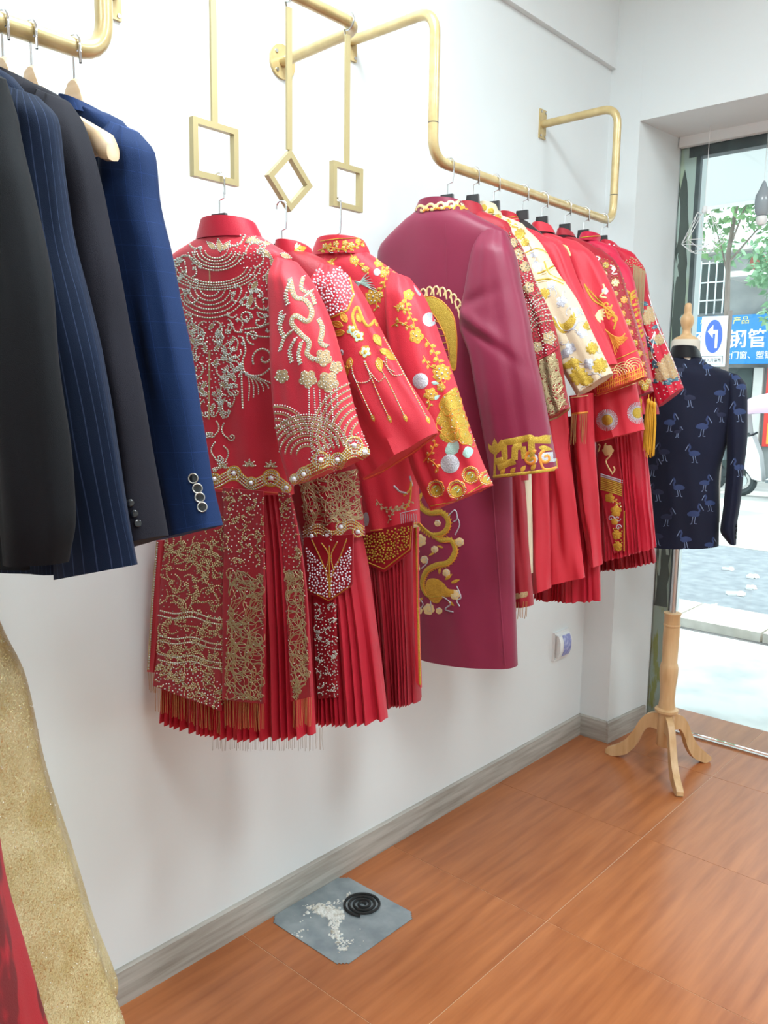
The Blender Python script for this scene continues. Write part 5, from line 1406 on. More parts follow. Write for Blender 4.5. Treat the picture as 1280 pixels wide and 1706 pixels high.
def gown(name, label, axis, prof, mt, hookx, hooky, seed, nfold=9, bodice=None, standing=False, topy=None):
    """hanging gown: (z, half width along x, half depth along y); folds grow towards the hem"""
    t = thing(name, label, 'gown', (0, 0, 0), group='long gowns at the lower left')
    rng = random.Random(seed); m_ = MB(); ns = 120; vs = []
    zs = [p[0] for p in prof]; tt = np.linspace(0, 1, 60)
    Z = pchip(np.linspace(0, 1, len(prof)), np.array(prof, float), tt)
    for i, (z, hx, hy) in enumerate(Z):
        for k_ in range(ns):
            q = 2 * PI * k_ / ns
            w_ = tt[i] ** 1.3 * .09
            rr = 1 + w_ * (math.sin(nfold * q + 1.2 * math.sin(2 * q) + seed) * .6 + .4 * math.sin(nfold * 1.7 * q + seed * 2 + 2 * tt[i])) - w_ * .6
            vs.append((axis[0] + hx * rr * math.cos(q), axis[1] + hy * rr * math.sin(q), z + .006 * math.sin(nfold * q) * tt[i]))
    fs = [(i * ns + k_, i * ns + (k_ + 1) % ns, (i + 1) * ns + (k_ + 1) % ns, (i + 1) * ns + k_) for i in range(len(Z) - 1) for k_ in range(ns)]
    fs += [tuple(range(ns))[::-1], tuple((len(Z) - 1) * ns + k_ for k_ in range(ns))]
    m_.add(vs, fs); m_.build('skirt', mt, t)
    if standing:                               # worn by a dress form: shaped bodice and plain neck
        m_ = MB(); m_.lathe([(.117, 1.15), (.112, 1.20), (.125, 1.30), (.145, 1.40), (.14, 1.46), (.07, 1.50)], (axis[0], axis[1], 0), 28); m_.build('bodice', mt, t)
        m_ = MB(); m_.lathe([(.068, 1.49), (.05, 1.54), (.05, 1.60), (.045, 1.61)], (axis[0], axis[1], 0), 20); m_.build('form_neck', M['linen'], t)
        return t
    ty = axis[1] if topy is None else topy
    m_ = MB(); m_.prism([(axis[0] - .15, ty - .01, 1.60), (axis[0] + .15, ty - .01, 1.60), (axis[0] + .07, ty - .01, 1.24), (axis[0] - .07, ty - .01, 1.24)], (0, .02, 0)); m_.build('bodice', mt, t)
    for sx in (-1, 1):
        m_ = MB(); m_.sweep([(axis[0] + sx * .1, ty, 1.59), (axis[0] + sx * .09, ty, 1.75), (axis[0] + sx * .08, ty, 1.93)], .004, 6); m_.build('strap', mt, t)
    m_ = MB(); rng2 = random.Random(seed)
    for _ in range(1500):                       # loose sequins, their sparkle put into a near-white colour
        i_ = rng2.randrange(4, len(Z) - 1); k_ = rng2.randrange(ns); p = Vector(vs[i_ * ns + k_]).lerp(Vector(vs[(i_ + 1) * ns + (k_ + 1) % ns]), rng2.random())
        nr = Vector((p.x - axis[0], p.y - axis[1], .1)).normalized(); p = p + nr * .0008
        nr = (nr + Vector((rng2.gauss(0, .5), rng2.gauss(0, .5), rng2.gauss(0, .5)))).normalized(); a = nr.orthogonal().normalized() * .0012; b = nr.cross(a)
        m_.add([p + a, p + b, p - a, p - b], [(0, 1, 2, 3)])
    m_.build('sequins', M['sequin_sparkle'], t, smooth=False, kind='stuff')
    return t
gown('evening_gown', 'flared gown of gold glitter tulle beside the skirting', (.28, .545), [(1.26, .06, .02), (1.10, .082, .06), (1.0, .104, .098), (.833, .130, .125), (.655, .176, .168), (.494, .214, .206), (.392, .246, .238), (.35, .256, .25), (.315, .235, .23)], M['gold_glitter'], LX, .545, 2, 7, topy=.533)
gown('evening_gown', 'red gown with dark leaf brocade in the lower left corner', (.72, .20), [(1.16, .115, .115), (1.12, .16, .16), (1.03, .190, .190), (.93, .199, .199), (.83, .216, .216), (.735, .232, .232), (.5, .28, .28), (.02, .35, .35)], M['red_brocade'], LX, .36, 4, 8, standing=True)
hanger('pale wooden hanger holding the gold glitter gown', LX, .533, LZ, 1.95, 0, 'wood', .17, .02)

# ================================================================== on the floor and wall
M['zinc'] = mat('galvanised_sheet', srgb(168, 178, 182), .42, .45, col2=srgb(140, 152, 158), nscale=14, detail=6, bump=.1, bscale=40)
m = MB()
n_ = .007
def notch(cx, cy, sx, sy):
    return [(cx, cy - sy * 3 * n_), (cx - sx * n_, cy - sy * 3 * n_), (cx - sx * n_, cy - sy * 2 * n_), (cx - sx * 2 * n_, cy - sy * 2 * n_), (cx - sx * 2 * n_, cy - sy * n_), (cx - sx * 3 * n_, cy - sy * n_), (cx - sx * 3 * n_, cy)]
x0, x1, y0, y1 = .014, .315, 1.438, 1.745
poly = notch(x1, y1, 1, 1) + notch(x0, y1, -1, 1)[::-1] + notch(x0, y0, -1, -1) + notch(x1, y0, 1, -1)[::-1]
m.prism([(x, y, .0006) for x, y in poly], (0, 0, .0014))
pm = tag(m.build('metal_plate', M['zinc'], smooth=False), 'square grey metal plate with notched corners lying on the floor', 'metal plate')
m = MB()
M['coil'] = mat('black_coil', srgb(34, 33, 33), .8, col2=srgb(24, 23, 23), nscale=60, bump=.3, bscale=300)
cx, cy = .168, 1.672
sp = []
for i in range(170):
    a = i / 169 * 2 * PI * 3.75; r_ = .006 + .052 * (i / 169)
    sp.append((cx + r_ * math.cos(a + .6), cy + r_ * math.sin(a + .6), .0060))
m.sweep(sp, .0039, 8, flat=.95)
co = m.build('mosquito_coil', M['coil'])
tag(co, 'black spiral mosquito coil on the metal plate', 'mosquito coil')
M['ash'] = mat('white_ash', srgb(226, 226, 220), .9, col2=srgb(176, 168, 150), nscale=60, lo=.5, hi=.75, bump=.6, bscale=160)
m = MB(); rng = random.Random(8)
def crumb(x, y, z, r):
    n = 6; vs = []; fs = []
    for i, (zz, k_) in enumerate(((0, 1), (.45, .9), (.8, .5))):
        for j in range(n):
            a = 2 * PI * j / n + i; q = r * k_ * rng.uniform(.7, 1.2); vs.append((x + q * math.cos(a), y + q * math.sin(a), z + zz * r * rng.uniform(.8, 1.1)))
    vs.append((x, y, z + r * .9))
    for i in range(2):
        for j in range(n): fs.append((i * n + j, i * n + (j + 1) % n, (i + 1) * n + (j + 1) % n, (i + 1) * n + j))
    fs += [(2 * n + j, 2 * n + (j + 1) % n, 3 * n) for j in range(n)]
    m.add(vs, fs)
trail = [at_z(x, y, .003) for x, y in smooth([(530, 1512), (550, 1520), (560, 1530), (557, 1548), (562, 1560), (572, 1580)], 5)]
for p in trail[:11]:
    for _ in range(26): crumb(p[0] + rng.gauss(0, .012), p[1] + rng.gauss(0, .012), .002, rng.uniform(.002, .0075))
for p in trail[11:]:
    for _ in range(10): crumb(p[0] + rng.gauss(0, .006), p[1] + rng.gauss(0, .006), .002, rng.uniform(.0015, .005))
for (x, y, n_c, s_) in ((585, 1568, 12, .005), (565, 1503, 14, .008), (582, 1493, 10, .007), (500, 1555, 14, .01), (512, 1510, 8, .006), (592, 1550, 1, .001), (545, 1495, 6, .03), (600, 1570, 5, .03), (510, 1535, 6, .03)):
    p = at_z(x, y, .003)
    for _ in range(n_c): crumb(p[0] + rng.gauss(0, s_), p[1] + rng.gauss(0, s_), .002, rng.uniform(.001, .004))
ao = m.build('coil_ash', M['ash'], kind='stuff'); tag(ao, 'crumbled white ash heap and trail on the metal plate', 'ash')

M['film'] = mat('blue_sticker', srgb(128, 134, 196), .35, col2=srgb(196, 202, 232), nscale=60, lo=.45, hi=.75)
M['outlet_white'] = mat('outlet_plastic', (.82, .84, .84), .35)
t = thing('wall_socket', 'white wall socket with a blue sticker near the pillar', 'socket', (0, 3.06, .46))
m = MB(); m.box((.005, 0, 0), (.010, .122, .122)); m.build('face_plate', M['outlet_white'], t)
m = MB(); vs = []
pr = [(-.05, .010), (-.045, .022), (-.02, .032), (.02, .032), (.045, .022), (.05, .010)]
m.prism([(x, -.048, z) for z, x in pr], (0, .096, 0)); m.build('cover', M['outlet_white'], t)
m = MB(); m.prism([(x + .0012, -.022, z) for z, x in pr[1:5]] + [(x + .0006, -.022, z) for z, x in pr[1:5]][::-1], (0, .062, 0)); m.build('sticker', M['film'], t)
m = MB(); m.box((.0108, -.054, 0), (.002, .008, .11)); m.build('side_strip', M['steel'], t)

# ================================================================== mannequin and crane jacket
MXp, MYp = .43, 3.18
t = thing('dress_form', 'tailor dress form on a turned wooden tripod by the window', 'dress form', (MXp, MYp, 0), group=None)
m = MB(); m.lathe([(.028, .10), (.032, .105), (.032, .235), (.030, .245)], n=18); m.build('hub', M['beech'], t)
m = MB(); m.lathe([(.030, .245), (.046, .247), (.046, .256), (.034, .262), (.029, .30), (.031, .35), (.036, .40), (.036, .43), (.033, .445), (.030, .45), (.032, .56), (.031, .60), (.033, .602), (.033, .608), (.031, .61), (.031, .645), (.034, .65), (.034, .655), (.02, .657)], n=20); m.build('turned_column', M['beech'], t)
m = MB(); m.sweep([(0, 0, .62), (0, 0, 1.0)], .0125, 14); m.build('pole', M['steel'], t)
for (fx, fy) in ((.194, 3.159), (.58, 2.988), (.538, 3.382)):
    d = np.array([fx - MXp, fy - MYp, 0]); R_ = np.linalg.norm(d); d /= R_; s_ = np.array([-d[1], d[0], 0])
    top = [(.028, .236), (.07, .222), (.10, .19), (.125, .14), (.16, .085), (.20, .05), (R_ - .01, .034), (R_ + .005, .022)]
    bot = [(R_ + .005, .006), (R_ - .02, .0), (.19, .006), (.145, .03), (.11, .08), (.09, .13), (.065, .165), (.028, .165)]
    P = smooth(top, 4) + smooth(bot, 4)
    m = MB(); m.prism([d * a + np.array((0, 0, z)) - s_ * .013 for a, z in P], s_ * .026); m.build('leg', M['beech'], t, angle=30)
PM = Plane(MXp, MYp, 20)
tb_ = tube([(1126, 596, 1160, 596), (1112, 622, 1180, 628), (1092, 670, 1200, 670), (1095, 760, 1190, 760), (1090, 880, 1188, 884)], PM, .07, ns=32, nt=24, folds=0)
tb_.v = [(x - MXp, y - MYp, z) for x, y, z in tb_.v]; tb_.build('torso', M['linen'], t)
pn = PM.at(1143, 575); z0 = float(pn[2])
m = MB(); m.lathe([(.052, -.02), (.054, .0), (.052, .035), (.048, .04), (.0, .041)], (pn[0] - MXp, pn[1] - MYp, z0 - .02), 24); m.build('neck_block', M['linen'], t)
m = MB(); m.lathe([(.048, .02), (.040, .028), (.022, .036), (.016, .045), (.015, .06), (.021, .072), (.025, .088), (.024, .102), (.017, .112), (.013, .12), (.014, .13), (.012, .15), (.008, .156), (.0, .157)], (pn[0] - MXp, pn[1] - MYp, z0), 20); m.build('wooden_finial', M['beech'], t)

CJ = garment('crane_jacket', 'navy jacket printed with blue cranes on the dress form', 'jacket', PM)
cjb = tube([(1116, 594, 1166, 592, .7), (1098, 604, 1180, 606, .8), (1078, 622, 1222, 624), (1066, 660, 1228, 660), (1066, 745, 1210, 745), (1070, 790, 1199, 790), (1072, 850, 1199, 850), (1070, 908, 1198, 909)], PM, .095, ns=60, nt=60, folds=.003, seed=131); cjb.build('body', M['navy_print'], CJ)
cjs = tube([(1206, 618, 1230, 624, .4), (1206, 640, 1244, 642), (1209, 690, 1246, 690), (1211, 745, 1245, 740), (1210, 790, 1240, 785), (1205, 848, 1234, 840), (1200, 882, 1229, 872), (1214, 905, 1227, 907, .7)], PM, .05, off=(0, .03), ns=36, nt=50, folds=.002, seed=132); cjs.build('sleeve', M['navy_print'], CJ)
cjl = tube([(1078, 622, 1100, 620, .4), (1060, 650, 1092, 650), (1056, 745, 1086, 745), (1056, 905, 1080, 905)], PM, .05, ns=24, nt=24, folds=.002, seed=133); cjl.build('sleeve', M['navy_print'], CJ)
M['black_satin'] = cloth('black_satin', (16, 16, 22), None, .4)
cjc = collar([(1114, 598, 1170, 596), (1116, 588, 1167, 584), (1120, 576, 1164, 577)], PM, .075, .004); cjc.build('collar', M['black_satin'], CJ)
buttons(Surf(cjs), [(1227, 876), (1227, 883), (1226, 889), (1226, 895)], 2.6, M['button'], CJ)
M['crane_blue'] = mat('crane_blue_print', srgb(42, 60, 104), .7); M['crane_pale'] = mat('crane_pale_print', srgb(112, 128, 160), .7); M['crane_dim'] = mat('crane_dim_print', srgb(26, 34, 64), .7)
cm = T(1040, 500, .2578)
k = Kit(cjb, cjs)
for i, (x, y, s_, fl) in enumerate(((425, 630, 1, -1), (620, 600, 1, 1), (725, 500, .8, -1), (762, 560, 1, 1), (748, 720, 1.1, -1), (505, 815, 1.1, 1), (295, 790, 1, 1), (345, 850, .6, 1), (455, 990, 1, -1), (260, 980, 1, -1), (355, 1210, 1, -1), (220, 1240, 1, -1), (520, 1180, .9, 1), (555, 1310, .9, -1), (450, 1380, 1.1, 1), (275, 1400, 1, 1), (400, 1545, 1, -1), (215, 1525, 1, -1), (185, 1080, 1, 1), (630, 740, .8, -1), (540, 430, .9, -1), (365, 450, .7, 1), (748, 1080, 1, -1), (550, 1580, .8, 1))):
    c = 'crane_dim' if i in (0, 7, 9, 11, 17, 18, 19, 21, 15) else 'crane_blue'
    q = lambda P: cm([(x + fl * a * s_, y + b * s_) for a, b in P])
    k[c].fill(q(smooth([(-38, 0), (-20, -14), (8, -18), (30, -6), (36, 8), (16, 20), (-14, 16), (-34, 12)], 4, True)), .3, 2.2)
    k[c].cord(q(smooth([(24, -2), (36, -20), (26, -38), (34, -56)])), 2.8, .1, 2)
    k[c].fill(q([(28, -62), (40, -60), (42, -50), (30, -48)]), .3, 2)
    k['crane_pale'].cord(q([(38, -54), (58, -18)]), 1.3, .2, 2)
    k['crane_pale'].cord(q([(-4, 18), (-12, 60), (-22, 62)]), 1.0, .2, 2); k['crane_pale'].cord(q([(10, 18), (4, 58), (18, 60)]), 1.0, .2, 2)
k.build(CJ, {'crane_blue': 'crane_print', 'crane_pale': 'crane_leg_print', 'crane_dim': 'crane_print'})

# ================================================================== pendants by the glass
M['wire'] = mat('white_wire', (.85, .86, .86), .4)
t = thing('wire_pendant', 'white geometric wire cage pendant hanging by the window', 'pendant lamp', (.325, 3.5, 0))
m = MB(); m.sweep([(0, 0, 2.585), (0, 0, 2.27)], .0012, 6); m.build('cable', M['wire'], t)
m = MB(); m.lathe([(.010, 2.25), (.012, 2.255), (.008, 2.275), (.0, 2.278)], n=12); m.build('lamp_holder', M['wire'], t)
R1_, zt, zm_, zb = .088, 2.25, 2.135, 2.095
tp = [(.028 * math.cos(2 * PI * i / 5), .028 * math.sin(2 * PI * i / 5), zt) for i in range(5)]
md = [(R1_ * math.cos(2 * PI * (i + .5) / 5), R1_ * math.sin(2 * PI * (i + .5) / 5), zm_) for i in range(5)]
bt = [(.045 * math.cos(2 * PI * i / 5), .045 * math.sin(2 * PI * i / 5), zb) for i in range(5)]
for i in range(5):
    for a, b in ((tp[i], md[i]), (tp[i], md[i - 1]), (md[i], md[(i + 1) % 5]), (md[i], bt[i]), (md[i], bt[(i + 1) % 5]), (bt[i], bt[(i + 1) % 5]), (tp[i], tp[(i + 1) % 5])):
        m = MB(); m.sweep([a, b], .0014, 5); m.build('wire_strut', M['wire'], t)
t = thing('teardrop_pendant', 'grey teardrop pendant lamp hanging by the window', 'pendant lamp', (.552, 3.5, 0))
m = MB(); m.sweep([(0, 0, 2.585), (0, 0, 2.33)], .001, 6); m.build('cable', M['steel'], t)
M['grey_shade'] = mat('grey_glass_shade', srgb(150, 160, 166), .2)
m = MB(); m.lathe([(.003, 2.34), (.006, 2.335), (.016, 2.31), (.028, 2.285), (.030, 2.26), (.027, 2.225), (.020, 2.21)], n=18); m.build('shade', M['grey_shade'], t)
m = MB(); m.lathe([(.008, 2.215), (.020, 2.205), (.022, 2.19), (.014, 2.175), (.0, 2.172)], n=16); m.build('bulb', M['white_paint'], t)

# ================================================================== the street outside
GZ = -.10
M['marble'] = mat('pale_pavement', srgb(226, 228, 226), .5, col2=srgb(188, 192, 192), nscale=3, detail=8, lo=.45, hi=.7, bump=.15, bscale=20)
M['asphalt'] = mat('asphalt', srgb(134, 142, 148), .85, col2=srgb(112, 120, 128), nscale=9, detail=8, bump=.3, bscale=60)
M['concrete_and_glare'] = mat('pale_concrete_and_glare', srgb(206, 206, 202), .8, col2=srgb(184, 184, 180), nscale=2)
M['kerb'] = mat('kerb_stone', srgb(214, 208, 198), .7, col2=srgb(190, 184, 174), nscale=8)
M['kerb_dark'] = mat('kerb_gutter', srgb(116, 116, 116), .8, col2=srgb(92, 92, 94), nscale=10)
m = MB(); m.bbox((-40, 3.887, GZ - .3), (25, 5.35, -.02)); struct('ground_pavement', m, M['marble'])
m = MB(); m.bbox((-40, 5.35, GZ - .3), (25, 5.78, GZ - .02)); struct('ground_gutter', m, M['kerb_dark'])
m = MB(); m.bbox((-40, 6.3, GZ - .3), (25, 9.2, GZ)); struct('ground_road', m, M['asphalt'])
m = MB(); m.bbox((-60, 9.2, GZ - .3), (40, 60, GZ + .01)); struct('ground_far', m, M['concrete_and_glare'])  # pale colour stands in for sun glare on the far road
kb = thing('kerb', 'row of pale kerb stones along the road edge', 'kerb', (0, 6.0, GZ))
km = MB(); km.bbox((.008, -.24, -.2), (.592, .30, .045)); kmesh = km.mesh('kerb_stone', smooth=False); kmesh.materials.append(M['kerb'])
for i in range(-8, 6):
    o = obj('kerb_stone', kmesh, None, kb); o.location = (i * .6, 0, 0)
m = MB(); rng = random.Random(4)
for (x, y, s_, lb) in ((1213, 950, .05, 'white paper scrap farthest out on the grey road'), (1252, 962, .06, 'white paper scrap on the road, rightmost of five'), (1249, 981, .05, 'white paper scrap on the road, third from the kerb'), (1226, 991, .07, 'largest white paper scrap on the road near the kerb'), (1190, 1012, .025, 'tiny white paper scrap right beside the kerb stones')):
    p = at_z(x, y, GZ); t = MB(); t.box((p[0], p[1], GZ + .012), (s_ * 2, s_, .02), Matrix.Rotation(x, 3, 'Z')); t.box((p[0] + s_ * .6, p[1], GZ + .02), (s_, s_ * .8, .03), Matrix.Rotation(x + 1, 3, 'Z'), .6)
    tag(t.build('paper_scrap', M['white_paint']), lb, 'litter', 'paper scraps on the road')

# canopy over the pavement and its pole
M['canopy'] = mat('white_canopy', (.70, .73, .73), .6)
t = thing('street_canopy', 'flat white canopy over the shop front outside', 'canopy', (0, 0, 0))
m = MB(); m.bbox((-6, 3.9, 2.75), (6, 5.68, 2.80)); m.build('canopy_roof', M['canopy'], t)
m = MB(); m.bbox((-6, 5.66, 2.735), (6, 5.70, 2.81)); m.build('edge_strip', M['white_paint'], t)
m = MB(); m.sweep([(-.026, 4.3, GZ), (-.026, 4.3, 2.75)], .016, 12); o = tag(m.build('canopy_pole', M['white_paint']), 'slim white pole outside behind the window post', 'pole')

# building across the street
BY = 17.0
M['facade'] = mat('grey_facade', srgb(150, 154, 152), .8, col2=srgb(128, 132, 132), nscale=2, detail=6)
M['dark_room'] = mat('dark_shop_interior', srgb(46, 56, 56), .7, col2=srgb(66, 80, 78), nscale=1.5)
M['bars'] = mat('galvanised_bars', srgb(196, 204, 204), .5, .2)
M['brick'] = mat('red_brick', srgb(150, 82, 66), .8, col2=srgb(122, 66, 54), nscale=6)
bd = thing('shop_building', 'grey shop building across the street with barred windows', 'building', (0, BY, 0))
def bpart(name, lo, hi, mt, par=bd):
    mm = MB(); mm.bbox((lo[0], lo[1] - BY, lo[2]), (hi[0], hi[1] - BY, hi[2])); return mm.build(name, mt, par)
bpart('wall', (-14, BY, GZ), (3.5, BY + 4, 4.35), M['facade'])
bpart('roof_edge', (-14, BY - .25, 4.32), (-4.0, BY + 4, 4.45), M['concrete_and_glare'])
wb = bpart('window_recess', (-6.6, BY - .03, 3.2), (-4.52, BY + .0, 4.15), M['dark_room'])
for i in range(14): bpart('window_bar', (-6.55 + i * .155, BY - .16, 3.15), (-6.525 + i * .155, BY - .135, 4.18), M['bars'], wb)
for z in (3.4, 3.75, 4.12): bpart('window_bar', (-6.6, BY - .165, z), (-4.5, BY - .14, z + .025), M['bars'], wb)
bpart('window_recess', (-4.1, BY - .03, 3.7), (-3.6, BY, 4.2), M['brick'])
bpart('awning', (-4.2, BY - 1.0, 3.72), (1, BY, 3.82), M['concrete_and_glare'])
bpart('shop_opening', (-8, BY - .02, GZ), (-3.9, BY + .01, 2.1), M['dark_room'])
bpart('pillar', (-3.85, BY - .1, GZ), (-3.68, BY + .02, 2.1), M['concrete_and_glare'])
M['poster_red'] = mat('red_poster', srgb(214, 60, 52), .5); M['poster_yellow'] = mat('yellow_poster', srgb(236, 170, 70), .5)
bp = thing('shop_poster', 'red and yellow shop poster across the street', 'poster', (-3.3, BY - .06, 1.0))
mm = MB(); mm.box((0, 0, .35), (.62, .03, 1.5)); mm.build('poster_board', M['poster_red'], bp)
mm = MB(); mm.box((.02, -.02, -.15), (.5, .02, .4)); mm.build('poster_panel', M['poster_yellow'], bp)
mm = MB(); mm.box((.0, -.02, .95), (.5, .02, .18)); mm.build('poster_panel', M['mint_thread'], bp)

def text(body, size, p, mt, parent, ext=.004, rot=(PI / 2, 0, 0), align='LEFT', sx=1.0, bold=0.0):
    cu = bpy.data.curves.new('lettering', 'FONT'); cu.body = body; cu.size = size; cu.extrude = ext; cu.align_x = align; cu.offset = bold
    o = bpy.data.objects.new('lettering', cu); COL.objects.link(o); o.parent = parent; o.location = p; o.rotation_euler = rot; o.scale = (sx, 1, 1)
    bpy.context.view_layer.update()
    me = bpy.data.meshes.new_from_object(o.evaluated_get(bpy.context.evaluated_depsgraph_get()))
    me.name = 'lettering'; me.materials.clear(); me.materials.append(mt)
    q = obj('lettering', me, mt, parent); q.location = p; q.rotation_euler = rot; q.scale = (sx, 1, 1)
    bpy.data.objects.remove(o); return q
M['sign_blue'] = mat('sign_blue', srgb(30, 126, 196), .5); M['sign_white'] = mat('sign_white', (.9, .92, .92), .5); M['sign_yellow'] = mat('sign_yellow', srgb(236, 226, 120), .5)
M['sign_navy'] = mat('sign_navy', srgb(52, 92, 196), .5); M['sign_black'] = mat('sign_black', srgb(60, 62, 66), .6)
sg = thing('shop_sign', 'blue shop sign board with large white characters across the street', 'sign', (-5.66, BY - .2, 2.17))
mm = MB(); mm.box((1.95, 0, .465), (3.9, .1, .93)); mm.build('sign_board', M['sign_blue'], sg)
text('海  材合金管产品', .15, (.52, -.055, .77), M['sign_yellow'], sg, bold=.0, sx=1.05)
text('不锈钢管', .37, (.58, -.055, .34), M['sign_white'], sg, bold=.004)
text('铝合金门窗、塑钢门', .155, (.94, -.055, .11), M['sign_white'], sg, bold=.0)

# direction sign on its post
ar = thing('direction_sign', 'white road sign with a white left turn arrow in a blue oval', 'road sign', (-2.21, 10.4, 0))
mm = MB(); mm.sweep([(.165, .04, GZ), (.165, .04, 2.55)], .024, 12); mm.build('post', mat('brown_post', srgb(120, 108, 102), .7), ar)
mm = MB(); mm.box((0, 0, 2.19), (.31, .012, .60)); mm.build('sign_plate', M['sign_white'], ar)
mm = MB(); mm.prism([(.105 * math.cos(q), -.0065, 2.25 + .2 * math.sin(q)) for q in np.linspace(0, 2 * PI, 41)[:-1]], (0, -.003, 0)); mm.build('blue_oval', M['sign_navy'], ar)
mm = MB(); mm.prism([(x, -.0098, 2.25 + z) for x, z in ((.05, -.14), (.05, .075), (-.01, .075), (-.01, .14), (-.075, .06), (-.01, -.02), (-.01, .035), (.02, .035), (.02, -.14))], (0, -.003, 0)); mm.build('arrow', M['sign_white'], ar)
for (a, b, c_, d_) in ((-.13, .13, 2.012, 2.017), (-.13, .13, 1.912, 1.917), (-.13, -.125, 1.912, 2.017), (.125, .13, 1.912, 2.017)):
    mm = MB(); mm.bbox((a, -.009, c_), (b, -.006, d_)); mm.build('frame_line', M['sign_black'], ar)
text('进入月潭街', .052, (-.118, -.0065, 1.945), M['sign_black'], ar, .002, bold=.0006, sx=.88)

# trees
M['leaf_a'] = mat('tree_leaf', srgb(128, 168, 110), .6, col2=srgb(86, 130, 86), nscale=3); M['leaf_b'] = mat('shrub_leaf', srgb(150, 190, 150), .6, col2=srgb(90, 140, 100), nscale=3)
M['bark'] = mat('tree_bark', srgb(128, 116, 108), .9, col2=srgb(104, 94, 86), nscale=8, stretch=(3, 3, .6))
def foliage(blobs, n, size, seed):
    rng = random.Random(seed); mb = MB(); tot = sum(b[3] * b[4] * b[5] for b in blobs)
    for (cx, cy, cz, rx, ry, rz) in blobs:
        for _ in range(int(n * rx * ry * rz / tot)):
            while True:
                a, b, c = rng.uniform(-1, 1), rng.uniform(-1, 1), rng.uniform(-1, 1)
                if .25 < a * a + b * b + c * c < 1: break
            s_ = size * rng.uniform(.6, 1.2)
            R = Matrix.Rotation(rng.uniform(0, 6.28), 3, 'Z') @ Matrix.Rotation(rng.gauss(0, .7), 3, 'X') @ Matrix.Rotation(rng.gauss(.3, .6), 3, 'Y')
            P = [Vector((0, 0, 0)), Vector((.35 * s_, .28 * s_, .05 * s_)), Vector((s_, 0, -.12 * s_)), Vector((.35 * s_, -.28 * s_, .05 * s_))]
            o_ = Vector((cx + a * rx, cy + b * ry, cz + c * rz)); mb.add([o_ + R @ p for p in P], [(0, 1, 2), (0, 2, 3)])
    return mb
tr_ = thing('street_tree', 'young street tree with a thin grey trunk beyond the window', 'tree', (-2.27, 10.9, GZ))
mm = MB(); mm.sweep([(.05, 0, 0), (.0, 0, 1.2), (.02, .02, 2.4), (-.02, 0, 3.4), (.05, .03, 4.2), (.12, .1, 5.0)], [.06, .045, .036, .03, .02, .01], 12); mm.build('trunk', M['bark'], tr_)
for (P) in ([(0, 0, 3.1), (-.15, .1, 3.5), (-.32, .2, 3.9)], [(0, 0, 3.3), (.3, .1, 3.7), (.7, .2, 3.95)], [(0, 0, 3.5), (.25, -.2, 4.0), (.3, -.3, 4.6)]):
    mm = MB(); mm.sweep(P, [.014, .010, .005], 8); mm.build('branch', M['bark'], tr_)
foliage([(-.1, 0, 4.0, .55, .6, .3), (-.25, .1, 3.62, .3, .4, .28), (.45, 0, 3.95, .5, .6, .35), (.6, .1, 3.5, .3, .4, .22), (.1, 0, 4.7, 1.0, .9, .5)], 1500, .13, 21).build('foliage', M['leaf_a'], tr_, kind='stuff')
tr2 = thing('street_shrub', 'bushy pale green shrub beside the blue sign', 'shrub', (-2.35, 12.6, GZ))
mm = MB(); mm.sweep([(.6, 0, 0), (.6, 0, 1.5), (.62, 0, 2.9)], [.05, .04, .02], 10); mm.build('trunk', M['bark'], tr2)
foliage([(.25, 0, 3.35, .5, .5, .32), (.75, 0, 3.1, .6, .5, .4), (-.1, 0, 3.72, .25, .3, .16), (.3, -.2, 2.78, .34, .3, .16), (-.55, 0, 3.72, .2, .2, .2)], 1100, .15, 23).build('foliage', M['leaf_b'], tr2, kind='stuff')

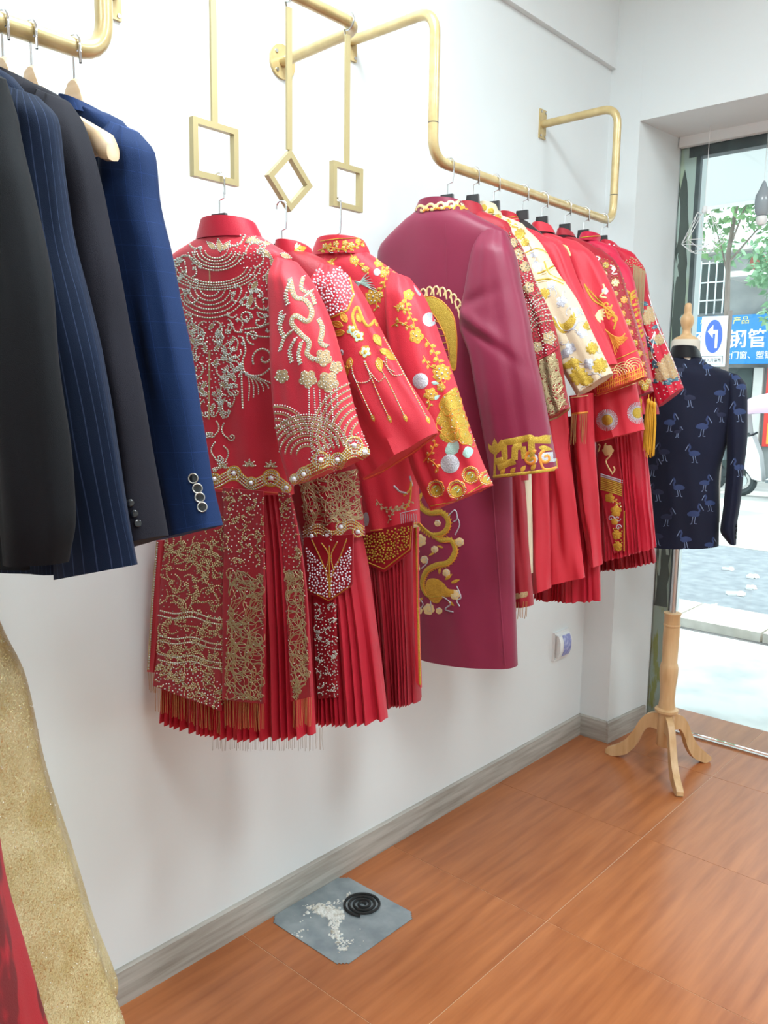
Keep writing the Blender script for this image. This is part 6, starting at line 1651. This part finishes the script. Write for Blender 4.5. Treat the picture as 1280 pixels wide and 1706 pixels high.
# scooters
M['sc_white'] = mat('scooter_white', srgb(226, 228, 228), .35); M['sc_grey'] = mat('scooter_grey', srgb(110, 122, 126), .5); M['sc_dark'] = mat('scooter_black', srgb(52, 60, 62), .6); M['lilac'] = mat('lilac_canopy', srgb(206, 178, 206), .6); M['visor'] = mat('clear_visor', srgb(206, 214, 214), .3)
def scooter(label, loc, rz, canopy):
    t = thing('motor_scooter', label, 'scooter', loc, rz, group='parked scooters across the road')
    for x in (-.6, .6):
        m = MB(); m.sweep([(x + .2 * math.cos(q), 0, .25 + .2 * math.sin(q)) for q in np.linspace(0, 2 * PI, 21)], .055, 8, cap=False); w_ = m.build('wheel', M['sc_dark'], t)
        m = MB(); m.sweep([(x, -.03, .25), (x, .03, .25)], .1, 14); m.build('wheel_hub', M['bars'], w_)
    m = MB(); m.prism([(x, -.15, z) for x, z in ((.85, .55), (.85, .75), (.55, .80), (.15, .72), (.05, .45), (-.2, .33), (-.2, .25), (.35, .25), (.5, .5))], (0, .30, 0)); m.build('rear_body', M['sc_grey'], t)
    m = MB(); m.prism([(x, -.13, z) for x, z in ((.9, .76), (.86, .86), (.5, .90), (.1, .84), (.1, .74), (.55, .80))], (0, .26, 0)); m.build('seat', M['sc_dark'], t)
    m = MB(); m.prism([(x, -.17, z) for x, z in ((-.25, .27), (-.32, .7), (-.45, 1.0), (-.58, .96), (-.68, .62), (-.55, .5), (-.4, .3))], (0, .34, 0)); m.build('front_shield', M['sc_white'], t)
    m = MB(); m.prism([(x, -.17, z) for x, z in ((-.2, .3), (.3, .34), (.45, .55), (.1, .48), (-.05, .42))], (0, .34, 0)); m.build('side_panel', M['sc_white'], t)
    m = MB(); m.sweep([(-.47, -.32, 1.04), (-.5, -.1, 1.0), (-.5, .1, 1.0), (-.47, .32, 1.04)], .018, 8); m.build('handlebar', M['sc_dark'], t)
    if canopy:
        m = MB(); m.prism([(-.52, -.25, .98), (-.62, -.25, 1.55), (-.60, -.25, 1.55), (-.50, -.25, .98)], (0, .5, 0)); m.build('visor', M['visor'], t)
        for y in (-.2, .2):
            m = MB(); m.sweep([(.55, y, .85), (.5, y, 1.4), (.0, y, 1.72)], .012, 6); m.build('canopy_strut', M['sc_white'], t)
        m = MB(); vs = []; n = 16
        for i in range(n + 1):
            a = -1.3 + 2.6 * i / n
            for j in range(7):
                b = -1 + j / 3; vs.append((-.05 + .78 * math.sin(a), .38 * b, 1.24 + .46 * math.cos(a) * (1 - .7 * b * b)))
        m.add(vs, [(i * 7 + j, i * 7 + j + 1, (i + 1) * 7 + j + 1, (i + 1) * 7 + j) for i in range(n) for j in range(6)])
        o = m.build('rain_canopy', M['lilac'], t); sm = o.modifiers.new('thickness', 'SOLIDIFY'); sm.thickness = .012
    return t
scooter('parked scooter with a lilac rain canopy across the road', (-2.45, 14.3, GZ + .01), .12, True)
scooter('parked white scooter behind the crane jacket sleeve', (-4.3, 14.8, GZ + .01), -.1, False)
